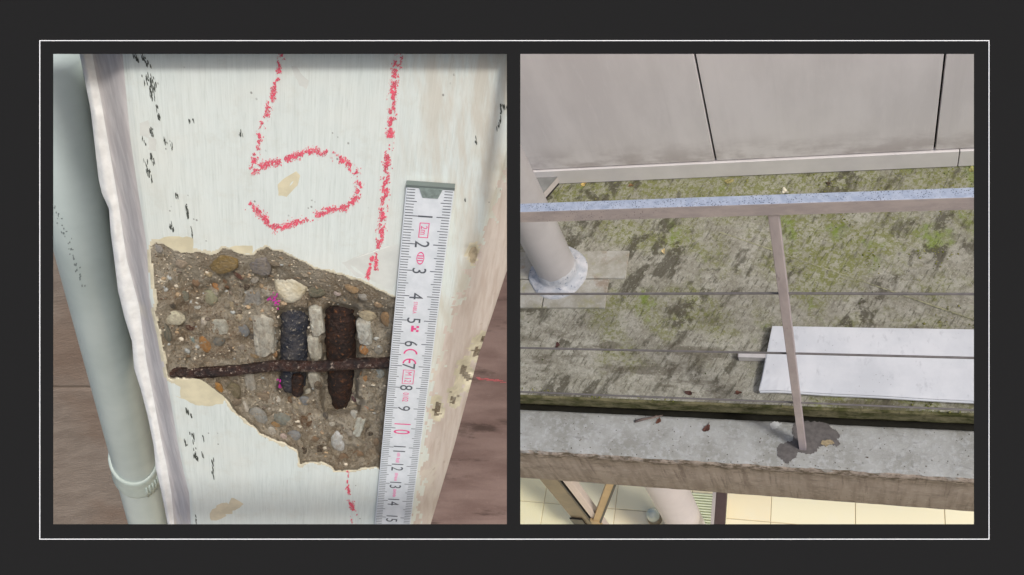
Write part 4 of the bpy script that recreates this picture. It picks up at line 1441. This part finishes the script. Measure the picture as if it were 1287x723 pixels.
# ---- metal facade
def panel_mat():
    M = Mat('anodised_panel', rough=.42, spec=.5, metal=.12)
    s = M.noise(4, 5, .6, M.coord((1, 1, .35)))
    f = M.noise(16, 5, .65, M.coord((2.2, 1, .4)))
    base = M.mix(M.ramp(s, .35, .65), srgb(234, 228, 226), srgb(220, 214, 212))
    base = M.mix(M.ramp(f, .52, .72, 0, .35), base, srgb(238, 232, 230))
    rain = M.noise(26, 4, .6, M.coord((1, 1, .05), loc=(4, 0, 2)))
    base = M.mix(M.ramp(rain, .52, .78, 0, .20), base, srgb(190, 184, 182))
    low = M.math('MULTIPLY', M.ramp(M.axis(2), .16, .0), M.ramp(M.noise(6, 5, .6, M.coord((1, 1, 2))), .38, .62))  # darker reflection near the panel foot, painted into the colour
    base = M.mix(M.math('MULTIPLY', low, .55), base, srgb(158, 146, 142))
    M.color(base)
    M.rough(M.ramp(f, .3, .7, .34, .5))
    M.bump(M.noise(3, 2, .5), .03, .01)
    return M.m


facade = empty('metal_facade', loc=(0, Y_WALL, Z_PL))
tag(facade, 'pale metal panel facade with dark vertical joints rising behind the terrace', 'facade')
MAT_PANEL = panel_mat()
xj1 = np.mean([on_y(*q, Y_WALL)[0] for q in ((872, 68), (900, 200))]); xj2 = np.mean([on_y(*q, Y_WALL)[0] for q in ((1185, 68), (1177, 188))])
pw = xj2 - xj1
joints = [xj1 - 3 * pw, xj1 - 2 * pw, xj1 - pw - .25, xj1, xj2, xj2 + pw, xj2 + 2 * pw, xj2 + 3 * pw]
PH = 1.7
for a, b in zip(joints[:-1], joints[1:]):
    bm = box_bm(a + .0033, b - .0033, .0, .02, .004, PH, .0018, 2)
    bm_obj('panel', bm, MAT_PANEL, facade)
bm_obj('joint_backing', box_bm(joints[0], joints[-1], .021, .06, -(Z_PL - ZS) - .01, PH), simple('dark_joint', srgb(34, 30, 30), .9), facade)
xp = on_y(1204, 199, Y_WALL)[0]
MAT_PLINTH = simple('plinth_metal', srgb(222, 217, 214), .45, .1, .5, vary=.05, scale=8)
for a, b in ((joints[0], xp - 1.9), (xp - 1.897, xp), (xp + .003, joints[-1])):
    bm_obj('plinth', box_bm(a, b, -.006, .018, -(Z_PL - ZS) + .004, -.003, .0015, 2), MAT_PLINTH, facade)
bm_obj('sealant', box_bm(joints[0], joints[-1], -.003, .016, -(Z_PL - ZS) - .004, -(Z_PL - ZS) + .0038), simple('dark_sealant', srgb(52, 46, 40), .9), facade)

# ---- low metal cover at the far left corner
cv = [on_z(*q, ZS + .05) for q in ((704, 218), (682, 243), (600, 246), (600, 219))]
cover = empty('metal_cover', loc=(cv[0][0], cv[0][1], ZS))
tag(cover, 'low grey metal cover box at the foot of the facade behind the pillar', 'cover')


def prism(name, pts, z0, z1, mat, parent, inset=0.0):
    c = np.mean(pts, 0); o_ = np.array([parent.location.x, parent.location.y, 0])
    vs = []
    for z in (z0, z1):
        for p in pts:
            q = p + (c - p) * inset - o_; vs.append((q[0], q[1], z))
    n = len(pts); fs = [tuple(range(n))[::-1], tuple(range(n, 2 * n))] + [(k, (k + 1) % n, n + (k + 1) % n, n + k) for k in range(n)]
    o = mesh_obj(name, vs, fs, mat, parent)
    bmm = bmesh.new(); bmm.from_mesh(o.data); bmesh.ops.recalc_face_normals(bmm, faces=bmm.faces); bmm.to_mesh(o.data); bmm.free()
    return o


prism('lid', cv, .046, .050, simple('weathered_lid', srgb(138, 138, 134), .6, .2, vary=.2, scale=12), cover)
prism('side', cv, .016, .0455, simple('pale_cover_side', srgb(190, 182, 178), .55, .1, vary=.08, scale=20), cover, .004)
prism('foot', cv, .001, .0155, simple('cover_shadow', srgb(52, 46, 44), .8), cover, .03)  # shadow under the cover, built as a dark inset layer

# ---- pillar
pb = on_z(703, 344, ZS)
wl, wr = on_z(676, 340, ZS), on_z(725, 334, ZS)
PRAD = .5 * abs(wr[0] - wl[0]) * .98
pillar = empty('steel_pillar', loc=(pb[0], pb[1], ZS))
tag(pillar, 'round pale steel pillar with sealed collar standing on the mossy terrace', 'pillar')
MAT_PIL = Mat('pale_pillar_paint', rough=.38, spec=.5, metal=.2)
_s = MAT_PIL.noise(5, 4, .6)
MAT_PIL.color(MAT_PIL.mix(MAT_PIL.ramp(_s, .35, .65), srgb(198, 194, 194), srgb(186, 182, 182)))
vs, fs = tube([(0, 0, z) for z in (.0, .05, .3, 1, 2.4)], PRAD, 56)
mesh_obj('shaft', vs, fs, MAT_PIL.m, pillar, True)
seg = 56; vs, fs = [], []
MAT_COLLAR = Mat('bluish_liquid_membrane', rough=.5, spec=.4)
_n = MAT_COLLAR.noise(22, 5, .65); _f = MAT_COLLAR.noise(70, 4, .7)
_c = MAT_COLLAR.mix(MAT_COLLAR.ramp(_n, .38, .62), srgb(190, 190, 192), srgb(164, 168, 174))
MAT_COLLAR.color(MAT_COLLAR.mix(MAT_COLLAR.ramp(_f, .58, .66, 0, .8), _c, srgb(96, 104, 122))); MAT_COLLAR.bump(_f, .5, .004)
rings = [(1.006, .060), (1.04, .056), (1.05, .030), (1.10, .020), (1.42, .0165), (1.50, .013), (1.52, .0)]
for k, (rr, z) in enumerate(rings):
    for i in range(seg):
        a = 2 * math.pi * i / seg
        e = 1 + (.07 * float(vnoise(np.array(2 + 2 * math.cos(a)), np.array(2 + 2 * math.sin(a)), 111, 3)) if k >= 3 else .0)
        zz = z + (.022 * float(vnoise(np.array(5 + 2.2 * math.cos(a)), np.array(5 + 2.2 * math.sin(a)), 113, 3)) if k <= 1 else .003 * float(vnoise(np.array(4 * math.cos(a) + 9), np.array(4 * math.sin(a) + 9), 115, 2)))
        vs.append((PRAD * rr * e * math.cos(a), PRAD * rr * e * math.sin(a), max(zz, .0) if k < 6 else -.004))
for k in range(len(rings) - 1):
    for i in range(seg): fs.append((k * seg + i, (k + 1) * seg + i, (k + 1) * seg + (i + 1) % seg, k * seg + (i + 1) % seg))
mesh_obj('collar', vs, fs, MAT_COLLAR.m, pillar, True)

# ---- loose metal sheet on a bar
HS = .040
zsheet = ZS + HS
ca, cb, cc, cd = on_z(972, 410, zsheet), on_z(955, 490, zsheet), on_z(1224, 504, zsheet), on_z(1224, 414, zsheet)
sheet = empty('metal_sheet', loc=(cb[0], cb[1], ZS))
tag(sheet, 'large white metal sheet lying on the terrace floor behind the railing', 'metal sheet')
MAT_SHEET = Mat('white_coated_sheet', rough=.45, spec=.5, metal=.1)
_n = MAT_SHEET.noise(5, 5, .65); _f = MAT_SHEET.noise(40, 5, .7, MAT_SHEET.coord((1, .5, 1)))
_c = MAT_SHEET.mix(MAT_SHEET.ramp(_n, .35, .65), srgb(212, 214, 217), srgb(198, 201, 205))
_c = MAT_SHEET.mix(MAT_SHEET.ramp(_f, .56, .72, 0, .4), _c, srgb(160, 163, 168))
MAT_SHEET.color(MAT_SHEET.mix(MAT_SHEET.math('MULTIPLY', MAT_SHEET.ramp(MAT_SHEET.voro(70), .05, .11, 1, 0), MAT_SHEET.ramp(_n, .5, .6)), _c, srgb(120, 118, 120)))
def sheet_mesh():
    u_far = unit(cd - ca); u_near = unit(cc - cb); ln = 1.5
    nx, ny = 60, 10; top = []
    for j in range(ny + 1):
        t = j / ny
        a = cb + (ca - cb) * t; dirv = unit(u_near * (1 - t) + u_far * t)
        for i in range(nx + 1):
            p = a + dirv * ln * (i / nx)
            s = i / nx * ln
            p = p - np.array([cb[0], cb[1], ZS])
            edge = (1 - t) ** 3
            p[2] += .0035 * edge * math.sin(s * 22) * math.exp(-s * 3) + .0015 * float(vnoise(np.array(s * 3), np.array(t * 2), 121, 2))
            if s < .06 and t < .2: p[2] -= .006 * (1 - s / .06) * (1 - t / .2)
            top.append(p)
    vs = [tuple(p) for p in top] + [(p[0], p[1], p[2] - .0022) for p in top]
    n0 = len(top); w_ = nx + 1; fs = []
    for j in range(ny):
        for i in range(nx):
            a = j * w_ + i
            fs.append((a, a + 1, a + w_ + 1, a + w_)); fs.append((n0 + a, n0 + a + w_, n0 + a + w_ + 1, n0 + a + 1))
    ring = [i for i in range(w_)] + [j * w_ + nx for j in range(1, ny + 1)] + [ny * w_ + i for i in range(nx - 1, -1, -1)] + [j * w_ for j in range(ny - 1, 0, -1)]
    for a, b in zip(ring, ring[1:] + ring[:1]): fs.append((a, n0 + a, n0 + b, b))
    o = mesh_obj('plate', vs, fs, MAT_SHEET.m, sheet, False)
    fl = [np.array(top[i]) for i in range(nx + 1)]
    v = []
    for p in fl:
        v += [p + np.array([0, -.0016, .0004]), p + np.array([0, -.0052, -.003]), p + np.array([0, -.0046, -.010]), p + np.array([0, -.0020, -.010]), p + np.array([0, -.0020, -.0028])]
    f5 = []
    for i in range(nx):
        for k in range(5): f5.append((5 * i + k, 5 * i + (k + 1) % 5, 5 * (i + 1) + (k + 1) % 5, 5 * (i + 1) + k))
    f5 += [(0, 1, 2, 3, 4), tuple(5 * nx + k for k in (4, 3, 2, 1, 0))]
    ol = mesh_obj('front_lip', v, f5, MAT_SHEET.m, sheet, False)
    bmm = bmesh.new(); bmm.from_mesh(ol.data); bmesh.ops.recalc_face_normals(bmm, faces=bmm.faces); bmm.to_mesh(ol.data); bmm.free()
    # folded left lip
    a0 = np.array(top[0]); a1 = np.array(top[ny * w_]); dn_ = np.array([.0015, 0, 0])
    v = [a0 - dn_, a1 - dn_, a1 + dn_, a0 + dn_, a0 - dn_ - (0, 0, .012), a1 - dn_ - (0, 0, .012), a1 + dn_ - (0, 0, .012), a0 + dn_ - (0, 0, .012)]
    v = [q + np.array([-.0018, 0, -.0004]) for q in v]
    mesh_obj('folded_lip', v, [(0, 1, 2, 3), (7, 6, 5, 4), (0, 4, 5, 1), (1, 5, 6, 2), (2, 6, 7, 3), (3, 7, 4, 0)], MAT_SHEET.m, sheet)


sheet_mesh()
b0 = on_z(928, 443.5, ZS + .032); b1 = on_z(928, 449, ZS + .032)
barr = empty('metal_bar', loc=(b0[0], b0[1], ZS))
tag(barr, 'short pale metal bar sticking out from under the white sheet', 'bar')
MAT_BAR = simple('pale_aluminium', srgb(196, 192, 190), .5, .3, .5, vary=.08, scale=30)
bh = max(.016, abs(b0[1] - b1[1]))
bm_obj('bar', box_bm(0, 1.2, -bh, 0, .006, .034, .0015, 2), MAT_BAR, barr)
bm_obj('end_cap', box_bm(-.002, .0, -bh + .002, -.002, .008, .032), simple('bar_end', srgb(120, 112, 108), .7), barr)

# ---- dead leaves, twig, litter
def leaf(px, py, z, size, rgb, label, seed, curl=.5, cat='leaf', name='dead_leaf', lobes=3):
    r = random.Random(seed)
    p = on_z(px, py, z)
    n = 22; vs = [(0, 0, size * .10)]; fs = []
    for ring in (.55, 1.0):
        for k in range(n):
            a = 2 * math.pi * k / n
            rr = size * ring * (.72 + .12 * math.cos(lobes * a + seed) + r.uniform(-.07, .07)) * (1.0 if abs(math.cos(a)) < .8 else 1.15)
            zz = size * (curl * ring * (.35 + .3 * math.sin(2 * a + seed)) + .06)
            vs.append((rr * math.cos(a), rr * math.sin(a) * .72, max(zz, .0012)))
    for k in range(n): fs.append((0, 1 + k, 1 + (k + 1) % n))
    for k in range(n): fs.append((1 + k, 1 + n + k, 1 + n + (k + 1) % n, 1 + (k + 1) % n))
    vs2 = [(x, y, z_ - size * .05) for x, y, z_ in vs]
    m_ = len(vs); fs += [tuple(i + m_ for i in f[::-1]) for f in fs]
    t = empty(name, loc=(p[0], p[1], z + .001)); t.rotation_euler.z = r.uniform(0, 6.28)
    tag(t, label, cat, 'dry leaves scattered on the terrace')
    mt = simple('dry_leaf', srgb(*rgb), .8, vary=.4, scale=120, bump=.4, bd=.001)
    mesh_obj('blade', vs + vs2, fs, mt, t, True)
    v, f = tube([(0, 0, size * .1), (size * .8, size * .3, size * .25), (size * 1.25, size * .5, size * .2)], [.0010, .0008, .0006], 6)
    mesh_obj('stalk', v, f, mt, t, True)


leaf(701, 434.5, ZS, .0135, (74, 46, 40), 'dark red dry leaf below the pillar, by the second wire', 1, .7)
leaf(866, 494.5, ZS, .0140, (70, 44, 36), 'dark red dry leaf near the slab edge, left of two', 2, .7)
leaf(928, 494, ZS, .0115, (88, 56, 44), 'small brown dry leaf at the slab edge beside the sheet corner', 3, .6)
leaf(828, 529.5, 0, .0125, (92, 58, 44), 'small rust brown leaf on the kerb beside the twig', 4, .3)
leaf(888.5, 539, 0, .0170, (80, 50, 42), 'largest rust brown leaf lying alone on the kerb', 5, .4)
leaf(916, 228.5, ZS, .0190, (138, 130, 84), 'yellow leaf on green moss near the facade plinth', 6, .3)
leaf(1221, 214, ZS, .0150, (132, 130, 78), 'yellow green leaf at the plinth corner by the picture edge', 7, .4)
leaf(987, 241.5, ZS, .0170, (190, 184, 164), 'pale curled leaf just behind the top rail', 8, .8)
leaf(734, 232, ZS, .0140, (186, 160, 96), 'tan leaf on moss near the metal cover', 9, .4)
leaf(793, 233.5, ZS, .0120, (120, 92, 60), 'small brown leaf on moss between cover and panel joint', 10, .4)
leaf(834, 316, ZS, .0120, (196, 176, 130), 'tiny pale leaf on the mossy floor right of the pillar', 11, .4)
leaf(1041, 231, ZS, .0100, (70, 58, 40), 'small dark leaf below the wide middle panel', 12, .4)

ta, tb = on_z(798, 530, .004), on_z(833, 522, .010)
twig = empty('twig', loc=tuple((ta + tb) / 2))
tag(twig, 'flat brown twig lying across the kerb edge beside a rust leaf', 'twig')
mid = (ta + tb) / 2
v, f = tube([ta - mid, (ta - mid) * .4 + np.array([0, 0, .003]), (tb - mid) * .3, tb - mid], [.0044, .0048, .0036, .0016], 8)
mesh_obj('stem', v, f, simple('grey_brown_bark', srgb(110, 96, 90), .8, vary=.3, scale=120), twig, True)
v, f = tube([(tb - mid) * .2, (tb - mid) * .5 + np.array([.004, .006, .002])], [.0014, .0007], 6)
mesh_obj('side_shoot', v, f, simple('bark_shoot', srgb(96, 82, 74), .8), twig, True)

# crumbs of dirt and moss: nobody could count them
def crumbs():
    base = bmesh.new(); bmesh.ops.create_icosphere(base, subdivisions=1, radius=1.0)
    bv = np.array([v.co[:] for v in base.verts]); bf = [[v.index for v in f_.verts] for f_ in base.faces]; base.free()
    for name, n, rgb, reg, zz, size in (('moss_crumbs', 420, (70, 78, 36), (XL * .5, 1.2, Y_EDGE, Y_WALL - .01), ZS, (.0010, .0028)),
                                        ('dirt_crumbs', 260, (64, 54, 44), (XL * .5, 1.2, Y_EDGE, Y_WALL - .01), ZS, (.0008, .0022)),
                                        ('kerb_crumbs', 260, (84, 72, 60), (-1.4, .9, Y_OUT + .012, Y_IN - .006), 0, (.0006, .0020))):
        vs, fs = [], []
        for _ in range(n):
            x, y = RNG.uniform(reg[0], reg[1]), RNG.uniform(reg[2], reg[3])
            if zz > 0 and vnoise(np.array(x * 3), np.array(y * 4), 131, 3) < -.1: continue
            if zz == 0 and RNG.random() < .5: y = reg[2] + (reg[3] - reg[2]) * RNG.random() ** 3
            r_ = RNG.uniform(*size); s0 = len(vs); sc = RNG.uniform(.6, 1.4, 3) * r_
            vs.extend([(x + p[0] * sc[0], y + p[1] * sc[1], zz + .001 + p[2] * sc[2] * .6) for p in bv])
            fs.extend([tuple(s0 + q for q in f_) for f_ in bf])
        o = mesh_obj(name, vs, fs, simple(name, srgb(*rgb), .95, vary=.3, scale=80), None, True)
        tag(o, None, None, None, 'stuff')


crumbs()


def moss_tufts():
    base = bmesh.new(); bmesh.ops.create_icosphere(base, subdivisions=1, radius=1.0)
    bv = np.array([v.co[:] for v in base.verts]); bf = [[v.index for v in f_.verts] for f_ in base.faces]; base.free()
    acc = [([], []), ([], [])]
    n = 9000
    xs = RNG.uniform(-1.6, 1.1, n); ys = RNG.uniform(Y_EDGE - .004, Y_WALL - .01, n)
    k1 = vnoise(xs * 2.4, ys * 3.0, 151, 4) + .55 * smooth01((ys - Y_WALL + .16) / .12) + .5 * smooth01((Y_EDGE + .03 - ys) / .03) + .12 * smooth01((xs + .3) / .5)
    k2 = vnoise(xs * 14, ys * 14, 153, 3)
    keep = (k1 > .22) & (k2 > .0)
    for i in np.nonzero(keep)[0]:
        V_, F_ = acc[int(k2[i] * 10) % 2]; r_ = RNG.uniform(.0012, .0036); s0 = len(V_); sc = RNG.uniform(.6, 1.4, 2) * r_
        V_.extend([(xs[i] + p[0] * sc[0], ys[i] + p[1] * sc[1], ZS + .0006 + p[2] * r_ * .38) for p in bv])
        F_.extend([tuple(s0 + q for q in f_) for f_ in bf])
    for k, rgb in enumerate(((104, 108, 52), (126, 124, 74))):
        o = mesh_obj('moss_tufts', acc[k][0], acc[k][1], simple('moss_green', srgb(*rgb), .95, spec=.1, vary=.35, scale=60), None, True)
        o['kind'] = 'stuff'


moss_tufts()

# ================================================================== lower court seen under the kerb
ZF = -2.6 * S
floor = empty('court_floor'); floor['kind'] = 'structure'
def tile_mat():
    M = Mat('cream_stone_tile', rough=.45, spec=.4)
    oi = M.new('ShaderNodeObjectInfo')
    n = M.noise(2.2, 6, .62); v = M.noise(9, 6, .7, M.coord((1, .35, 1)))
    base = M.mix(oi.outputs['Random'], srgb(252, 242, 204), srgb(250, 234, 194))
    base = M.mix(M.ramp(n, .42, .66, 0, .5), base, srgb(248, 242, 220))
    base = M.mix(M.ramp(v, .58, .72, 0, .5), base, srgb(226, 200, 164))
    M.color(base)
    return M.m


MAT_TILE = tile_mat()
bm_obj('bedding', box_bm(-9, 9, -9, 9, ZF - .2, ZF - .006), simple('grey_bedding', srgb(196, 182, 154), .9, vary=.1, scale=4), floor)
t1, t2 = on_z(1075, 648, ZF), on_z(969, 640, ZF)
TW = abs(t1[0] - t2[0])
hy = on_z(960, 655.5, ZF)[1]
tb_ = bmesh.new()
tile_me = None
for i in range(-9, 6):
    for j in range(-6, 8):
        x0 = t1[0] + i * TW; y0 = hy + j * TW
        if tile_me is None:
            bm = box_bm(.0025, TW - .0025, .0025, TW - .0025, -.02, 0, .0015, 1)
            o = bm_obj('floor_tile', bm, MAT_TILE, floor); tile_me = o.data
        else:
            o = link(bpy.data.objects.new('floor_tile', tile_me), floor)
        o.location = (x0, y0, ZF + random.uniform(-.0006, .0006))
tb_.free()

# round pillar in the court
yl = Y_OUT + .55
q0, q1 = on_y(817, 618, yl), on_y(868, 621, yl)
lp = empty('court_pillar', loc=((q0[0] + q1[0]) / 2, yl, ZF))
tag(lp, 'pale pink round pillar in the bright court below the kerb', 'pillar')
rad = abs(q1[0] - q0[0]) / 2 * .95
v, f = tube([(0, 0, z) for z in (0, .5, 1.5, Z_BOT - ZF - .03)], rad, 40)
MAT_LP = simple('pinkish_pillar_paint', srgb(198, 190, 190), .45, vary=.04, scale=6)
mesh_obj('shaft', v, f, MAT_LP, lp, True)
v, f = tube([(0, 0, 0), (0, 0, .05)], rad * 1.12, 40)
mesh_obj('base_ring', v, f, simple('base_ring_metal', srgb(150, 140, 136), .4, .5), lp, True)

# glazed screen with bronze posts
gs = empty('glass_screen', loc=(on_y(694, 608, yl)[0], yl, ZF))
tag(gs, 'bronze framed glass screen standing in the court below the kerb', 'glass screen')
gx, gy = gs.location.x, gs.location.y
MAT_BRZ = simple('bronze_frame', srgb(112, 98, 78), .4, .35, .5, vary=.2, scale=8)
MAT_PINKF = simple('pale_mullion', srgb(206, 190, 180), .5, .1, .5, vary=.05, scale=8)
MAT_TAN = simple('tan_rail', srgb(178, 150, 108), .5, .1, .5, vary=.1, scale=8)
MAT_BLK = simple('black_fitting', srgb(34, 32, 32), .4, .3)
HT = Z_BOT - ZF - .05
a0, a1 = on_y(682.5, 608, yl)[0] - gx, on_y(705, 609, yl)[0] - gx
bm_obj('post', box_bm(a0, a1, 0, .06, 0, HT, .003, 1), MAT_BRZ, gs)
bm_obj('post_seal', box_bm(a1 + .002, a1 + .012, .0, .05, 0, HT), MAT_BLK, gs)
m0, m1 = on_y(711, 610, yl)[0] - gx, on_y(722, 611, yl)[0] - gx
bm_obj('mullion', box_bm(m0, m1, .0, .05, 0, HT, .003, 1), MAT_PINKF, gs)
G = Mat('screen_glass', (.8, .8, .8, 1), .05, 0, .5)
_tr = G.new('ShaderNodeBsdfTransparent'); _tr.inputs[0].default_value = (.98, .98, .95, 1)
_gl = G.new('ShaderNodeBsdfGlossy'); _gl.inputs['Roughness'].default_value = .03
_mx = G.new('ShaderNodeMixShader'); _mx.inputs[0].default_value = .03
G.t.links.new(_tr.outputs[0], _mx.inputs[1]); G.t.links.new(_gl.outputs[0], _mx.inputs[2])
G.t.links.new(_mx.outputs[0], G.t.nodes['Material Output'].inputs['Surface'])
bm_obj('pane', box_bm(-1.4, a0 - .001, .02, .026, .05, HT), G.m, gs)
# rails at low level: sloping brace, foot block
br0 = on_y(764, 614, yl); br1 = on_y(748, 657, yl)
d_ = unit(br0 - br1)
e_ = np.cross(d_, np.array([0, 1.0, 0]))
def beam(p, q, w, dpt, mat, name, parent, org):
    p, q = np.array(p), np.array(q); d = unit(q - p); n1 = unit(np.cross(d, [0, 1.0, 0])); n2 = np.cross(d, n1); vs = []
    for c in (p, q):
        for s, t in ((-1, -1), (1, -1), (1, 1), (-1, 1)): vs.append(c + n1 * s * w / 2 + n2 * t * dpt / 2 - np.array(org))
    o = mesh_obj(name, vs, [(0, 1, 2, 3), (7, 6, 5, 4), (0, 4, 5, 1), (1, 5, 6, 2), (2, 6, 7, 3), (3, 7, 4, 0)], mat, parent)
    bmm = bmesh.new(); bmm.from_mesh(o.data); bmesh.ops.recalc_face_normals(bmm, faces=bmm.faces); bmm.to_mesh(o.data); bmm.free()
    return o
GO = (gx, gy, ZF)
pxm = F / (ROT.T @ (br0 - CAM))[2]
beam(br1 - d_ * .03, br0 + d_ * .5, 9 / pxm, .03, MAT_TAN, 'brace', gs, GO)
off = e_ * (6.0 / pxm)
sgn = 1 if (ROT.T @ e_)[0] > 0 else -1
beam(br1 - d_ * .03 + off * sgn, br0 + d_ * .5 + off * sgn, 3.0 / pxm, .034, MAT_BLK, 'brace_seal', gs, GO)
k0, k1 = on_y(716, 650, yl), on_y(740, 662, yl)
bm_obj('hinge_plate', box_bm(k0[0] - gx, k1[0] - gx, -.012, -.001, k1[2] - ZF, k0[2] - ZF, .001, 1), MAT_BLK, gs)
k0, k1 = on_y(742, 651, yl), on_y(762, 664, yl)
bm_obj('foot_block', box_bm(k0[0] - gx, k1[0] - gx, -.02, .0, k1[2] - ZF, k0[2] - ZF, .001, 1), MAT_TAN, gs)

# dark rail running away from the kerb, and slatted grille on the floor
zr = ZF + .9
r0, r1 = on_z(910, 624, zr), on_z(904, 664, zr)
rl = empty('guide_rail', loc=(r1[0], r1[1], zr))
tag(rl, 'dark brown rail crossing the bright court below the kerb', 'rail')
ln = abs(r0[1] - r1[1])
pxm = F / (ROT.T @ (r0 - CAM))[2]
bm_obj('channel', box_bm(-6.5 / pxm, 6.5 / pxm, -.8, ln + .6, -.03, 0, .002, 1), simple('brown_channel', srgb(92, 76, 72), .5, .3, vary=.15, scale=9), rl)
bm_obj('pale_edge', box_bm(-11 / pxm, -6.8 / pxm, -.8, ln + .6, -.03, .004, .001, 1), simple('rail_pale_edge', srgb(190, 180, 172), .5, .2), rl)
for s in (-.7, ln + .5): bm_obj('leg', box_bm(-.012, .012, s - .012, s + .012, -.9, -.03), MAT_BRZ, rl)

zg = ZF + .10
s0, s1 = on_z(868, 618, zg), on_z(905, 668, zg)
gr = empty('slatted_grille', loc=(s0[0], s1[1], ZF))
tag(gr, 'pale green slatted floor grille beside the court pillar', 'grille')
wid = abs(on_z(905, 640, zg)[0] - on_z(868, 640, zg)[0]) + .05
dep = abs(s0[1] - s1[1]); ns = 14
MAT_SLAT = simple('pale_green_slat', srgb(216, 220, 186), .5, vary=.06, scale=20)
for k in range(ns):
    y0 = k * dep / ns
    bm_obj('slat', box_bm(0, wid, y0, y0 + dep / ns * .62, .06, .10, .002, 1), MAT_SLAT, gr)
for x in (0.02, wid - .05): bm_obj('bearer', box_bm(x, x + .03, 0, dep, 0, .0595), MAT_BRZ, gr)

pl = on_z(823, 652, ZF)
lampo = empty('floor_lantern', loc=(pl[0], pl[1], ZF))
tag(lampo, 'small glass floor lantern beside the court pillar', 'lantern')
v, f = tube([(0, 0, 0), (0, 0, .03), (0, 0, .05)], [.05, .05, .045], 24); mesh_obj('base', v, f, simple('lantern_base', srgb(150, 136, 112), .4, .4), lampo, True)
v, f = tube([(0, 0, .05), (0, 0, .08), (0, 0, .11), (0, 0, .13), (0, 0, .138)], [.042, .045, .038, .022, .004], 24); mesh_obj('dome', v, f, simple('lantern_dome', srgb(206, 212, 196), .15, 0, .8), lampo, True)
